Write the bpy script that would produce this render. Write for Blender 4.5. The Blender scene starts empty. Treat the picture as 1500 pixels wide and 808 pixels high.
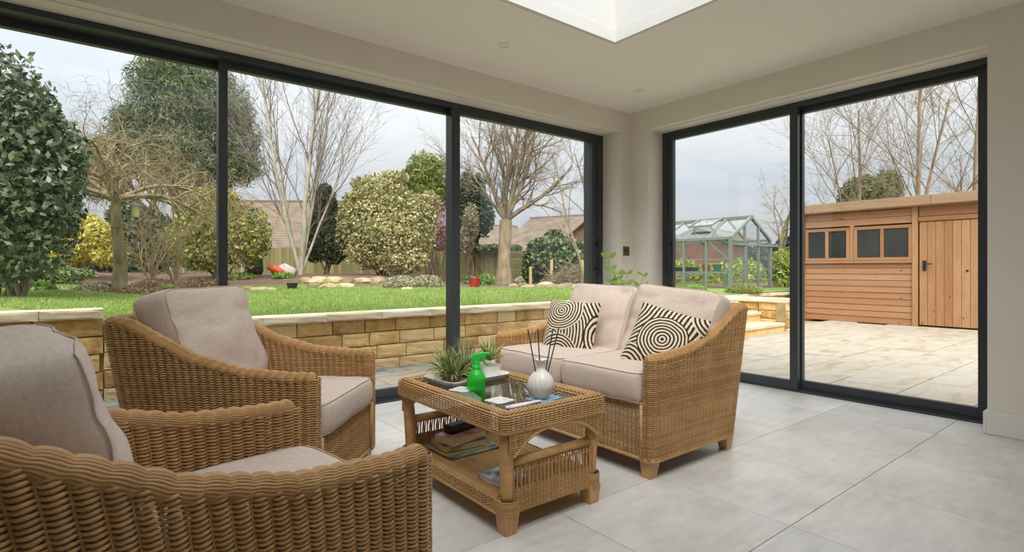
import bpy, bmesh, math, random
import numpy as np
from mathutils import Vector, Matrix, noise, Euler

sc = bpy.context.scene
COL = sc.collection
PI = math.pi
rng = np.random.default_rng(7)
random.seed(7)

# ------------------------------------------------------------------ camera
FPX, CXP, HZ, EYE = 790.0, 750.0, 394.5, 1.0
TH = math.atan2(1003.0, 790.0)
CV, SV = math.cos(TH), math.sin(TH)
cam = bpy.data.objects.new('camera', bpy.data.cameras.new('camera'))
COL.objects.link(cam)
cam.data.sensor_width = 36.0
cam.data.lens = 36.0 * FPX / 1500.0
cam.data.shift_y = (HZ - 404.0) / 1500.0
cam.data.clip_start = 0.02
cam.data.clip_end = 500
cam.location = (0, 0, EYE)
cam.rotation_euler = (PI / 2, 0, TH - PI / 2)
cam.data.dof.use_dof = True
cam.data.dof.focus_distance = 3.2
cam.data.dof.aperture_fstop = 6.0
sc.camera = cam

# ------------------------------------------------------------------ exposure
sc.view_settings.view_transform = 'Standard'
sc.view_settings.look = 'None'
sc.view_settings.exposure = 1.18
sc.view_settings.gamma = 1.0
sc.view_settings.use_curve_mapping = False
cy = sc.cycles
cy.max_bounces = 14
cy.diffuse_bounces = 10
cy.glossy_bounces = 4
cy.transmission_bounces = 8
cy.transparent_max_bounces = 24
cy.caustics_reflective = False
cy.caustics_refractive = False
cy.use_denoising = True
cy.sample_clamp_indirect = 6.0

# ------------------------------------------------------------------ sky
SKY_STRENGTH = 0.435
world = bpy.data.worlds.new('sky'); sc.world = world
world.use_nodes = True
wn = world.node_tree; wn.nodes.clear()
def wnode(t, **kw):
    n = wn.nodes.new(t)
    for k, v in kw.items(): setattr(n, k, v)
    return n
tc = wnode('ShaderNodeTexCoord')
mp = wnode('ShaderNodeMapping'); mp.inputs['Scale'].default_value = (1.6, 1.6, 7.0)
ns = wnode('ShaderNodeTexNoise'); ns.inputs['Scale'].default_value = 1.7; ns.inputs['Detail'].default_value = 6; ns.inputs['Roughness'].default_value = 0.55
rp = wnode('ShaderNodeValToRGB')
rp.color_ramp.elements[0].position = 0.36; rp.color_ramp.elements[0].color = (0.74, 0.81, 0.89, 1)
rp.color_ramp.elements[1].position = 0.58; rp.color_ramp.elements[1].color = (0.88, 0.90, 0.925, 1)
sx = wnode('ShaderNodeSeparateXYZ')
# overcast gradient made steeper: horizon dimmed, zenith raised to light the room
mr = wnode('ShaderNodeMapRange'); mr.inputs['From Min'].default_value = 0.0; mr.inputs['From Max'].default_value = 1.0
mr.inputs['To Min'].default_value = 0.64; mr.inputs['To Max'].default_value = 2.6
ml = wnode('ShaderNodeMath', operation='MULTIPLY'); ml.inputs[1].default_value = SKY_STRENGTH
bg = wnode('ShaderNodeBackground'); ow = wnode('ShaderNodeOutputWorld')
L = wn.links.new
L(tc.outputs['Generated'], mp.inputs['Vector']); L(mp.outputs[0], ns.inputs['Vector']); L(ns.outputs['Fac'], rp.inputs[0])
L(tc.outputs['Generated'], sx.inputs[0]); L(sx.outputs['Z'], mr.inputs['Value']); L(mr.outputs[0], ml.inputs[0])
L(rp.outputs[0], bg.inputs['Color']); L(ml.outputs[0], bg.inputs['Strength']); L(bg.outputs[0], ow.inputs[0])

# hazy sun behind thin cloud
sun = bpy.data.objects.new('sun', bpy.data.lights.new('sun', 'SUN')); COL.objects.link(sun)
sun.data.energy = 1.95; sun.data.angle = math.radians(50); sun.data.color = (1.0, 0.95, 0.87)
sun.rotation_euler = Euler((math.radians(42), 0, math.radians(-38)))

# ------------------------------------------------------------------ helpers
def ray(px, py):
    t = (px - CXP) / FPX
    return np.array([CV + t * SV, SV - t * CV, (HZ - py) / FPX])
def onz(px, py, z):
    r = ray(px, py); k = (z - EYE) / r[2]
    return np.array([0, 0, EYE]) + k * r
def atd(px, d, z):
    r = ray(px, HZ); return np.array([r[0] * d, r[1] * d, z])
def zat(py, d): return EYE + (HZ - py) / FPX * d

def tag(o, label=None, cat=None, group=None, kind=None):
    if label: o['label'] = label
    if cat: o['category'] = cat
    if group: o['group'] = group
    if kind: o['kind'] = kind
    return o
def empty(name, loc=(0, 0, 0), rz=0.0, **kw):
    o = bpy.data.objects.new(name, None); COL.objects.link(o)
    o.location = loc; o.rotation_euler = (0, 0, rz); o.empty_display_size = 0.1
    return tag(o, **kw)
def link(name, me, parent=None, loc=None, rot=None, **kw):
    o = bpy.data.objects.new(name, me); COL.objects.link(o)
    if parent is not None: o.parent = parent
    if loc is not None: o.location = loc
    if rot is not None: o.rotation_euler = rot
    return tag(o, **kw)
def mesh_np(name, V, F, mat, smooth=False):
    V = np.asarray(V, dtype=np.float32); F = np.asarray(F, dtype=np.int32)
    me = bpy.data.meshes.new(name); k = F.shape[1]; m = F.shape[0]
    me.vertices.add(len(V)); me.vertices.foreach_set('co', V.ravel())
    me.loops.add(m * k); me.loops.foreach_set('vertex_index', F.ravel())
    me.polygons.add(m); me.polygons.foreach_set('loop_start', np.arange(0, m * k, k, dtype=np.int32))
    me.update(calc_edges=True)
    if smooth: me.polygons.foreach_set('use_smooth', np.ones(m, dtype=bool))
    if mat: me.materials.append(mat)
    return me
class MB:
    """collects simple solids into one mesh"""
    def __init__(s): s.v = []; s.f = []
    def box(s, x0, x1, y0, y1, z0, z1):
        b = len(s.v)
        s.v += [(x0,y0,z0),(x1,y0,z0),(x1,y1,z0),(x0,y1,z0),(x0,y0,z1),(x1,y0,z1),(x1,y1,z1),(x0,y1,z1)]
        s.f += [tuple(b+i for i in q) for q in ((0,3,2,1),(4,5,6,7),(0,1,5,4),(1,2,6,5),(2,3,7,6),(3,0,4,7))]
        return s
    def hexa(s, lo, hi):
        b = len(s.v); s.v += list(lo) + list(hi)
        s.f += [tuple(b+i for i in q) for q in ((0,3,2,1),(4,5,6,7),(0,1,5,4),(1,2,6,5),(2,3,7,6),(3,0,4,7))]
        return s
    def tube(s, pts, rad, k=8, cap=True):
        pts = [Vector(p) for p in pts]; n = len(pts)
        rad = [rad] * n if not hasattr(rad, '__len__') else list(rad)
        b = len(s.v); up = None
        for i, p in enumerate(pts):
            t = (pts[min(i+1, n-1)] - pts[max(i-1, 0)]).normalized()
            if up is None:
                up = Vector((0, 0, 1)) if abs(t.z) < .9 else Vector((1, 0, 0))
            e1 = (up - t * up.dot(t)).normalized(); e2 = t.cross(e1); up = e1
            for j in range(k):
                a = 2 * PI * j / k
                s.v.append(tuple(p + (e1 * math.cos(a) + e2 * math.sin(a)) * rad[i]))
        for i in range(n - 1):
            for j in range(k):
                s.f.append((b+i*k+j, b+i*k+(j+1) % k, b+(i+1)*k+(j+1) % k, b+(i+1)*k+j))
        if cap:
            s.f.append(tuple(b+j for j in reversed(range(k)))); s.f.append(tuple(b+(n-1)*k+j for j in range(k)))
        return s
    def lathe(s, prof, k=24, rfun=None, c=(0, 0)):
        b = len(s.v); n = len(prof)
        for i, (r, z) in enumerate(prof):
            for j in range(k):
                a = 2 * PI * j / k
                rr = r * (rfun(a, z, i / (n - 1)) if rfun else 1)
                s.v.append((c[0] + rr * math.cos(a), c[1] + rr * math.sin(a), z))
        for i in range(n - 1):
            for j in range(k):
                s.f.append((b+i*k+j, b+i*k+(j+1) % k, b+(i+1)*k+(j+1) % k, b+(i+1)*k+j))
        s.f.append(tuple(b+j for j in reversed(range(k)))); s.f.append(tuple(b+(n-1)*k+j for j in range(k)))
        return s
    def prism(s, poly, axis, a, b_):
        """extrude a 2-D polygon along an axis between a and b_"""
        def mk(u, v, w): return {'x': (w, u, v), 'y': (u, w, v), 'z': (u, v, w)}[axis]
        b = len(s.v); n = len(poly)
        s.v += [mk(u, v, a) for u, v in poly] + [mk(u, v, b_) for u, v in poly]
        s.f.append(tuple(b+i for i in reversed(range(n)))); s.f.append(tuple(b+n+i for i in range(n)))
        for i in range(n): s.f.append((b+i, b+(i+1) % n, b+n+(i+1) % n, b+n+i))
        return s
    def mesh(s, name, mat, bevel=0, seg=1, smooth=False):
        me = bpy.data.meshes.new(name); me.from_pydata(s.v, [], s.f)
        bm = bmesh.new(); bm.from_mesh(me)
        bmesh.ops.recalc_face_normals(bm, faces=bm.faces)
        if bevel: bmesh.ops.bevel(bm, geom=list(bm.edges), offset=bevel, segments=seg, profile=.7, affect='EDGES', clamp_overlap=True)
        if smooth:
            for f in bm.faces: f.smooth = True
        bm.to_mesh(me); bm.free()
        if mat: me.materials.append(mat)
        return me
    def build(s, name, mat, parent=None, bevel=0, seg=1, smooth=False, **kw):
        return link(name, s.mesh(name, mat, bevel, seg, smooth), parent, **kw)

# ------------------------------------------------------------------ materials
def srgb(r, g, b):
    f = lambda c: (c/255)/12.92 if c/255 <= .04045 else ((c/255+.055)/1.055)**2.4
    return (f(r), f(g), f(b), 1)
class NT:
    def __init__(s, name):
        s.m = bpy.data.materials.new(name); s.m.use_nodes = True
        s.t = s.m.node_tree; s.t.nodes.clear()
        s.out = s.n('ShaderNodeOutputMaterial')
    def n(s, t, ins=None, **kw):
        x = s.t.nodes.new(t)
        for k, v in kw.items(): setattr(x, k, v)
        for k, v in (ins or {}).items():
            if isinstance(v, bpy.types.NodeSocket): s.t.links.new(v, x.inputs[k])
            else: x.inputs[k].default_value = v
        return x
    def l(s, a, b): s.t.links.new(a, b)
    def math(s, op, a, b=0.0, c=None):
        ins = {0: a, 1: b}
        if c is not None: ins[2] = c
        return s.n('ShaderNodeMath', ins, operation=op).outputs[0]
    def mix(s, f, a, b, mode='MIX'):
        x = s.n('ShaderNodeMix', data_type='RGBA', blend_type=mode)
        for sock, v in ((x.inputs[0], f), (x.inputs[6], a), (x.inputs[7], b)):
            if isinstance(v, bpy.types.NodeSocket): s.l(v, sock)
            else: sock.default_value = v
        return x.outputs[2]
    def ramp(s, fac, stops, interp='LINEAR'):
        x = s.n('ShaderNodeValToRGB'); cr = x.color_ramp; cr.interpolation = interp
        while len(cr.elements) < len(stops): cr.elements.new(.5)
        for e, (p, c) in zip(cr.elements, stops): e.position = p; e.color = c
        s.l(fac, x.inputs[0]); return x.outputs[0]
    def coords(s, scale=(1, 1, 1), kind='Object', offset=None):
        t = s.n('ShaderNodeTexCoord').outputs[kind]
        if offset is not None: t = s.n('ShaderNodeVectorMath', {0: t, 1: offset}, operation='ADD').outputs[0]
        return s.n('ShaderNodeMapping', {'Vector': t, 'Scale': scale}).outputs[0]
    def objrand_offset(s):
        r = s.n('ShaderNodeObjectInfo').outputs['Random']
        x = s.math('MULTIPLY', r, 37.0)
        return s.n('ShaderNodeCombineXYZ', {0: x, 1: s.math('MULTIPLY', r, 91.0), 2: s.math('MULTIPLY', r, 53.0)}).outputs[0]
    def noise(s, vec, scale, detail=4, rough=.55, dist=0):
        return s.n('ShaderNodeTexNoise', {'Vector': vec, 'Scale': scale, 'Detail': detail, 'Roughness': rough, 'Distortion': dist}).outputs['Fac']
    def bump(s, h, strength=.3, dist=.01):
        return s.n('ShaderNodeBump', {'Height': h, 'Strength': strength, 'Distance': dist}).outputs[0]
    def bsdf(s, color, rough=.6, normal=None, **ins):
        d = {'Base Color': color, 'Roughness': rough}
        if normal is not None: d['Normal'] = normal
        d.update({k.replace('_', ' '): v for k, v in ins.items()})
        p = s.n('ShaderNodeBsdfPrincipled', d); s.l(p.outputs[0], s.out.inputs[0]); return p
def simple(name, col, rough=.6, col2=None, scale=8, bump=0, bscale=None, stretch=(1, 1, 1), objrand=0, kind='Object', metallic=0, bdist=.005, **ins):
    t = NT(name)
    off = t.objrand_offset() if objrand else None
    v = t.coords(stretch, kind, off)
    c = col
    if col2 is not None:
        c = t.mix(t.ramp(t.noise(v, scale), [(.35, (0, 0, 0, 1)), (.65, (1, 1, 1, 1))]), col, col2)
    if objrand:
        r = t.n('ShaderNodeObjectInfo').outputs['Random']
        k = t.math('MULTIPLY_ADD', r, objrand * 2, 1 - objrand)
        c = t.mix(1.0, c, t.n('ShaderNodeCombineColor', {0: k, 1: k, 2: k}).outputs[0], 'MULTIPLY')
    nrm = t.bump(t.noise(v, bscale or scale * 6, 6), bump, bdist) if bump else None
    t.bsdf(c, rough, nrm, Metallic=metallic, **ins)
    return t.m

M = {}
M['wall'] = simple('wall_paint', srgb(234, 229, 219), .85, srgb(231, 226, 216), 3, .05, 220)
M['ceiling'] = simple('ceiling_paint', srgb(249, 245, 237), .9, srgb(247, 243, 235), 2)
M['white'] = simple('white_gloss', srgb(238, 238, 236), .45)
M['upstand'] = simple('skylight_white', srgb(216, 216, 215), .7)
M['base'] = simple('skirting_paint', srgb(232, 230, 226), .4)
M['alu'] = simple('anthracite_aluminium', srgb(58, 63, 68), .38, srgb(54, 59, 64), 4, Specular_IOR_Level=.5)
M['alu_black'] = simple('black_hardware', srgb(22, 23, 25), .35)
M['chrome'] = simple('chrome', srgb(190, 190, 190), .18, metallic=1)
M['grout'] = simple('grout', srgb(176, 173, 168), .9)

def glass_mat(name, tint=(.93, .95, .94, 1), f0=.045, rough=0.0, gain=1.0):
    t = NT(name)
    fac = t.n('ShaderNodeLayerWeight', {'Blend': .5}).outputs['Facing']
    p = t.math('POWER', fac, 5.0)
    f = t.math('MULTIPLY_ADD', p, (1 - f0) * gain, f0 * gain)
    tr = t.n('ShaderNodeBsdfTransparent', {'Color': tint})
    gl = t.n('ShaderNodeBsdfGlossy', {'Color': (1, 1, 1, 1), 'Roughness': rough})
    mx = t.n('ShaderNodeMixShader', {0: f, 1: tr.outputs[0], 2: gl.outputs[0]})
    t.l(mx.outputs[0], t.out.inputs[0]); return t.m
M['glass'] = glass_mat('window_glass', (.985, .99, .988, 1), .025)
M['glass_gh'] = glass_mat('greenhouse_glass', (.965, .98, .975, 1), .022)
M['glass_table'] = glass_mat('table_glass', (.74, .78, .76, 1), .10)

def tile_mat():
    t = NT('floor_tile_concrete')
    v = t.coords((1, 1, 1), 'Object', t.objrand_offset())
    n1 = t.noise(v, 2.2, 7, .6, .5); n2 = t.noise(v, 14, 5, .6)
    n3 = t.noise(t.n('ShaderNodeMapping', {'Vector': v, 'Scale': (1, 5, 1)}).outputs[0], 5, 5, .6)
    f = t.math('ADD', t.math('MULTIPLY', n1, .5), t.math('ADD', t.math('MULTIPLY', n2, .2), t.math('MULTIPLY', n3, .3)))
    c = t.ramp(f, [(.36, srgb(188, 185, 180)), (.5, srgb(206, 203, 198)), (.64, srgb(222, 219, 214))])
    rg = t.n('ShaderNodeMapRange', {'Value': n1, 'From Min': .3, 'From Max': .7, 'To Min': .30, 'To Max': .46}).outputs[0]
    t.bsdf(c, rg, t.bump(n2, .04, .003), Specular_IOR_Level=.5); return t.m
M['tile'] = tile_mat()
def slab_mat():
    t = NT('sandstone_slab')
    v = t.coords((1, 1, 1), 'Object', t.objrand_offset())
    n1 = t.noise(t.n('ShaderNodeMapping', {'Vector': v, 'Scale': (1.2, 3.5, 1)}).outputs[0], 1.6, 5, .55, .8)
    c = t.ramp(n1, [(.30, srgb(158, 136, 102)), (.46, srgb(170, 160, 142)), (.62, srgb(178, 170, 157)), (.72, srgb(170, 154, 126))])
    t.bsdf(c, .7, t.bump(t.noise(v, 30, 6), .2, .004)); return t.m
M['slab'] = slab_mat()
def stone_mat(name, stops, bump=.8, scale=5):
    t = NT(name)
    v = t.coords((1, 1, 1), 'Object', t.objrand_offset())
    r = t.n('ShaderNodeObjectInfo').outputs['Random']
    n1 = t.noise(v, scale, 7, .65)
    f = t.math('ADD', t.math('MULTIPLY', n1, .62), t.math('MULTIPLY', r, .38))
    t.bsdf(t.ramp(f, stops), .88, t.bump(t.noise(v, 26, 8, .7), bump, .012)); return t.m
M['block'] = stone_mat('garden_wall_stone', [(.22, srgb(146, 116, 72)), (.40, srgb(206, 168, 106)), (.55, srgb(236, 202, 142)), (.74, srgb(216, 196, 154))], 1.0, 7)
M['coping'] = stone_mat('coping_stone', [(.25, srgb(196, 178, 142)), (.5, srgb(218, 204, 174)), (.75, srgb(228, 218, 194))], .5)
M['sett'] = stone_mat('grey_sett', [(.3, srgb(120, 122, 118)), (.7, srgb(160, 160, 152))], .4)
M['mortar'] = simple('mortar', srgb(168, 146, 106), .95, srgb(136, 122, 90), 6, .5)
M['rock'] = stone_mat('rockery_rock', [(.25, srgb(92, 84, 68)), (.5, srgb(164, 146, 108)), (.75, srgb(196, 184, 152))], .9)

def wicker_mat(name, a, b, c, rough=.5):
    t = NT(name)
    v = t.coords((1, 1, 1), 'Object')
    g = t.n('ShaderNodeNewGeometry').outputs['Random Per Island']
    n1 = t.noise(v, 9, 4, .6)
    f = t.math('ADD', t.math('MULTIPLY_ADD', g, .22, .10), t.math('MULTIPLY', n1, .58))
    col = t.ramp(f, [(.2, a), (.5, b), (.8, c)])
    n2 = t.noise(v, 160, 3)
    t.bsdf(t.mix(t.math('MULTIPLY', n2, .35), col, a), rough, t.bump(n2, .15, .001)); return t.m
M['wicker'] = wicker_mat('rattan_weave', srgb(144, 106, 62), srgb(192, 150, 98), srgb(218, 178, 126))
def cane_mat():
    t = NT('wrapped_cane')
    v = t.coords((1, 1, 1), 'Object')
    w = t.n('ShaderNodeTexWave', {'Vector': v, 'Scale': 42.0, 'Distortion': .6}, bands_direction='Z').outputs['Fac']
    n1 = t.noise(v, 20, 4)
    c = t.ramp(n1, [(.3, srgb(182, 134, 84)), (.7, srgb(206, 164, 112))])
    t.bsdf(c, .45, t.bump(w, .35, .002)); return t.m
M['cane'] = cane_mat()
def wood_mat(name, a, b, knot, axis='z', rough=.55, knots=True):
    t = NT(name)
    st = {'x': (1.0, 14, 14), 'y': (14, 1.0, 14), 'z': (14, 14, 1.0)}[axis]
    off = t.objrand_offset()
    v = t.coords(st, 'Object', off)
    g = t.noise(v, 2.2, 6, .6, 1.2)
    r = t.n('ShaderNodeObjectInfo').outputs['Random']
    c = t.ramp(t.math('ADD', t.math('MULTIPLY', g, .72), t.math('MULTIPLY', r, .28)), [(.3, a), (.68, b)])
    if knots:
        kv = t.coords({'x': (2.2, 5, 5), 'y': (5, 2.2, 5), 'z': (5, 5, 2.2)}[axis], 'Object', off)
        vo = t.n('ShaderNodeTexVoronoi', {'Vector': kv, 'Scale': 1.3}).outputs['Distance']
        c = t.mix(t.ramp(vo, [(.03, (1, 1, 1, 1)), (.11, (0, 0, 0, 1))]), c, knot)
    t.bsdf(c, rough, t.bump(g, .15, .003)); return t.m
M['foot'] = wood_mat('beech_foot', srgb(186, 138, 92), srgb(206, 164, 118), srgb(150, 100, 60), 'z', .45, False)
M['shed_h'] = wood_mat('shed_cladding', srgb(148, 100, 64), srgb(172, 130, 94), srgb(98, 56, 32), 'y')
M['shed_v'] = wood_mat('shed_planks', srgb(150, 104, 66), srgb(176, 136, 97), srgb(98, 58, 32), 'z')
M['shed_fascia'] = wood_mat('shed_fascia_wood', srgb(146, 116, 88), srgb(168, 142, 114), srgb(114, 80, 54), 'y')
M['fence'] = wood_mat('weathered_fence', srgb(104, 104, 66), srgb(152, 142, 96), srgb(90, 80, 50), 'z', .85, False)
M['post'] = simple('concrete_post', srgb(176, 168, 148), .9, srgb(150, 142, 118), 6, .3)
M['timber'] = wood_mat('pale_stake_timber', srgb(176, 158, 108), srgb(200, 184, 136), srgb(120, 96, 60), 'z', .8, False)
M['shed_pane'] = simple('dark_shed_pane', srgb(46, 46, 44), .05, srgb(60, 60, 56), 2)  # opaque pane; the unlit shed interior is put into its dark colour
M['dark_in'] = simple('dark_interior', srgb(38, 36, 34), .8)

def fabric_mat(name, a, b):
    t = NT(name)
    v = t.coords((1, 1, 1), 'Object')
    mp_ = lambda sc_: t.n('ShaderNodeMapping', {'Vector': v, 'Scale': sc_}).outputs[0]
    w1 = t.noise(mp_((30, 420, 420)), 1.0, 2); w2 = t.noise(mp_((420, 30, 420)), 1.0, 2)
    sl = t.noise(mp_((12, 160, 160)), 1.0, 3)
    w = t.math('MULTIPLY', t.math('ADD', w1, w2), .5)
    f = t.math('ADD', t.math('MULTIPLY', w, .5), t.math('MULTIPLY', sl, .5))
    c = t.ramp(f, [(.36, a), (.62, b)])
    cr = t.noise(v, 11, 3, .5)
    h = t.math('ADD', t.math('MULTIPLY', w, .10), t.math('MULTIPLY', cr, .5))
    t.bsdf(c, .92, t.bump(h, .22, .010), Sheen_Weight=.12); return t.m
M['fabric'] = fabric_mat('stone_linen', srgb(190, 173, 161), srgb(212, 196, 184))

def ring_pattern(name, centres):
    """black rings on cream, each centre overlapping those before it"""
    t = NT(name)
    v = t.coords((1, 1, 1), 'Object')
    s = t.n('ShaderNodeSeparateXYZ', {0: v})
    wob = t.math('MULTIPLY', t.math('SUBTRACT', t.noise(v, 9, 3), .5), .022)
    val = None
    for (cx, cy_, rad, asp, k) in centres:
        dx = t.math('SUBTRACT', s.outputs[0], cx); dy = t.math('MULTIPLY', t.math('SUBTRACT', s.outputs[1], cy_), asp)
        d = t.math('ADD', t.math('SQRT', t.math('ADD', t.math('MULTIPLY', dx, dx), t.math('MULTIPLY', dy, dy))), wob)
        ring = t.math('SINE', t.math('MULTIPLY', d, k))
        if val is None: val = ring
        else:
            mk = t.math('LESS_THAN', d, rad)
            val = t.math('ADD', t.math('MULTIPLY', ring, mk), t.math('MULTIPLY', val, t.math('SUBTRACT', 1.0, mk)))
    c = t.mix(t.ramp(val, [(.02, (0, 0, 0, 1)), (.10, (1, 1, 1, 1))]), srgb(214, 198, 172), srgb(38, 34, 34))
    t.bsdf(c, .9, t.bump(t.noise(v, 300, 2), .3, .002)); return t.m
M['swirl_a'] = ring_pattern('swirl_print', [(-.14, -.06, 9, 1, 300), (.20, -.04, .085, .6, 330), (-.11, -.07, .10, 1, 330), (-.05, -.20, .150, 1.0, 330), (-.06, .10, .15, 1.15, 340)])
M['swirl_b'] = ring_pattern('target_print', [(-.26, .16, 9, 1, 260), (.21, .20, .12, 1, 260), (-.16, -.22, .15, 1, 300), (.22, -.12, .10, 1, 280), (.0, -.01, .135, 1, 345)])

def leaf_mat(name, stops, rough=.5, trans=.25):
    t = NT(name)
    g = t.n('ShaderNodeNewGeometry').outputs['Random Per Island']
    v = t.coords((1, 1, 1), 'Object')
    f = t.math('ADD', t.math('MULTIPLY', g, .7), t.math('MULTIPLY', t.noise(v, 1.3, 2), .3))
    c = t.ramp(f, stops)
    p = t.n('ShaderNodeBsdfPrincipled', {'Base Color': c, 'Roughness': rough})
    tl = t.n('ShaderNodeBsdfTranslucent', {'Color': c})
    mx = t.n('ShaderNodeMixShader', {0: trans, 1: p.outputs[0], 2: tl.outputs[0]})
    t.l(mx.outputs[0], t.out.inputs[0]); return t.m
def bark_mat(name, a, b, scale=6):
    t = NT(name)
    v = t.coords((1, 1, .35), 'Object')
    n1 = t.noise(v, scale, 6, .65)
    t.bsdf(t.ramp(n1, [(.35, a), (.65, b)]), .9, t.bump(n1, .6, .02)); return t.m
M['bark'] = bark_mat('grey_brown_bark', srgb(96, 84, 68), srgb(158, 140, 112))
M['bark_pale'] = bark_mat('pale_bark', srgb(140, 134, 118), srgb(190, 184, 164))
M['bark_moss'] = bark_mat('mossy_bark', srgb(94, 84, 62), srgb(156, 142, 106))
M['bark_dim'] = bark_mat('dim_twig_bark', srgb(104, 92, 84), srgb(146, 132, 118))
M['bark_tan'] = bark_mat('tan_bark', srgb(120, 104, 80), srgb(166, 148, 118))
M['grass_ground'] = simple('lawn_turf', srgb(96, 132, 48), .95, srgb(128, 158, 66), 1.6, .5, 60, bdist=.03)
M['soil'] = simple('bed_soil', srgb(92, 72, 58), .95, srgb(124, 100, 80), 3, .9, 18, bdist=.05)

# ================================================================== ROOM SHELL
WX, WY, CEIL = 4.314, 3.540, 2.572           # inner faces of the two glazed walls, ceiling height
FX, FY = 4.55, 3.765                         # inner faces of the door frames
OX1, OY1 = 4.152, 3.329                      # opening edges next to the corner
OX0, OY0 = -1.05, 0.790                      # far opening edges
HEAD = 2.372
RX0, RY0 = -3.4, -3.6                        # the room goes on behind the camera
WT = 0.42

MB().box(OX1, WX, WY, WY+WT, -.05, CEIL).box(WX, WX+WT, WY, WY+WT, -.05, CEIL+.3).box(OX0, OX1, WY, WY+WT, HEAD, CEIL).box(RX0, OX0, WY, WY+WT, -.05, CEIL) \
    .build('wall_left', M['wall'], label='pale greige wall above and around the wide garden doors', cat='wall', kind='structure')
MB().box(WX, WX+WT, OY1, WY, -.05, CEIL).box(WX, WX+WT, OY0, OY1, HEAD, CEIL).box(WX, WX+WT, RY0, OY0, -.05, CEIL) \
    .build('wall_right', M['wall'], label='pale greige wall around the patio doors facing the shed', cat='wall', kind='structure')
# walls behind the camera
MB().box(RX0-.3, WX+WT, RY0-.3, RY0, -.05, CEIL) \
    .build('wall_back', M['wall'], label='pale wall behind the viewer', cat='wall', kind='structure')
MB().box(RX0-.3, RX0, RY0, WY+WT, -.05, CEIL) \
    .build('wall_side', M['wall'], label='pale wall at the near left, outside the picture', cat='wall', kind='structure')
# ceiling with the rooflight opening
SK = (-.2, 3.037/1.05, -.3, 2.641/1.05)
c = MB(); cz0, cz1 = CEIL, CEIL+.30
c.box(RX0-.3, SK[0], RY0-.3, WY+WT, cz0, cz1).box(SK[1], WX+WT, RY0-.3, WY+WT, cz0, cz1)
c.box(SK[0], SK[1], RY0-.3, SK[2], cz0, cz1).box(SK[0], SK[1], SK[3], WY+WT, cz0, cz1)
c.build('ceiling', M['ceiling'], label='smooth pale ceiling with a rooflight opening', cat='ceiling', kind='structure')
sk = empty('window_1', (SK[1], SK[3], CEIL), label='white rooflight shaft cut into the ceiling', cat='rooflight', kind='structure')
def rel(o, m): m_ = [(x-o.location.x, y-o.location.y, z-o.location.z) for x, y, z in m.v]; m.v = m_; return m
u = MB(); th = .03
for zz0, zz1, e in ((CEIL-.004, CEIL+.082, .0), (CEIL+.085, CEIL+.55, .006)):
    u.box(SK[0]-e, SK[0]-e+th, SK[2]-e, SK[3]+e, zz0, zz1).box(SK[1]+e-th, SK[1]+e, SK[2]-e, SK[3]+e, zz0, zz1)
    u.box(SK[0]-e+th, SK[1]+e-th, SK[2]-e, SK[2]-e+th, zz0, zz1).box(SK[0]-e+th, SK[1]+e-th, SK[3]+e-th, SK[3]+e, zz0, zz1)
rel(sk, u).build('upstand', M['upstand'], sk)
rel(sk, MB().box(SK[0], SK[1], SK[2], SK[3], CEIL+.55, CEIL+.562)).build('pane', M['glass'], sk)

# floor: screed and porcelain tiles
fl = MB().box(RX0-.3, FX+.16, RY0-.3, FY+.20, -.30, -.006).build('floor', M['grout'], label='large format pale grey stone effect tiled floor', cat='floor', kind='structure')
TP = .631
def slab_mesh(name, w, d, h, mat, bev=.0015):
    return MB().box(-w/2, w/2, -d/2, d/2, -h, 0).mesh(name, mat, bev)
tile_me = slab_mesh('tile', TP-.003, TP-.003, .006, M['tile'], .0008)
x0, y0 = 3.42 - 11*TP, .982 - 8*TP
for i in range(13):
    for j in range(13):
        xa, xb = max(x0+i*TP, RX0), min(x0+(i+1)*TP, FX+.012); ya, yb = max(y0+j*TP, RY0), min(y0+(j+1)*TP, FY+.012)
        if xb-xa < .02 or yb-ya < .02: continue
        full = abs(xb-xa-TP) < 1e-6 and abs(yb-ya-TP) < 1e-6
        link('tile', tile_me if full else slab_mesh('tile', xb-xa-.003, yb-ya-.003, .006, M['tile'], .0008), fl, ((xa+xb)/2, (ya+yb)/2, 0))

# skirting, blind-pocket soffit strips
b = MB(); bt, bh = .018, .138
b.box(WX-bt, WX, RY0, OY0+.0, 0, bh).box(WX-bt, FX-.01, OY0, OY0+bt, 0, bh)
b.build('baseboard_right', M['base'], bevel=.004, label='white skirting board on the right-hand wall', cat='skirting', kind='structure')
b = MB(); b.box(WX-bt, WX, OY1+.0, WY, 0, bh).box(OX1, WX-bt, WY-bt, WY, 0, bh)
b.build('baseboard_corner', M['base'], bevel=.004, label='white skirting board in the corner behind the sofa', cat='skirting', kind='structure')
MB().box(OX0, OX1, WY+.075, FY, HEAD-.006, HEAD).build('trim_1', M['wall'], label='blind pocket strip under the lintel of the garden doors', cat='trim', kind='structure')
MB().box(WX+.075, FX, OY0, OY1, HEAD-.006, HEAD).build('trim_2', M['wall'], label='blind pocket strip under the lintel of the patio doors', cat='trim', kind='structure')

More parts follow.
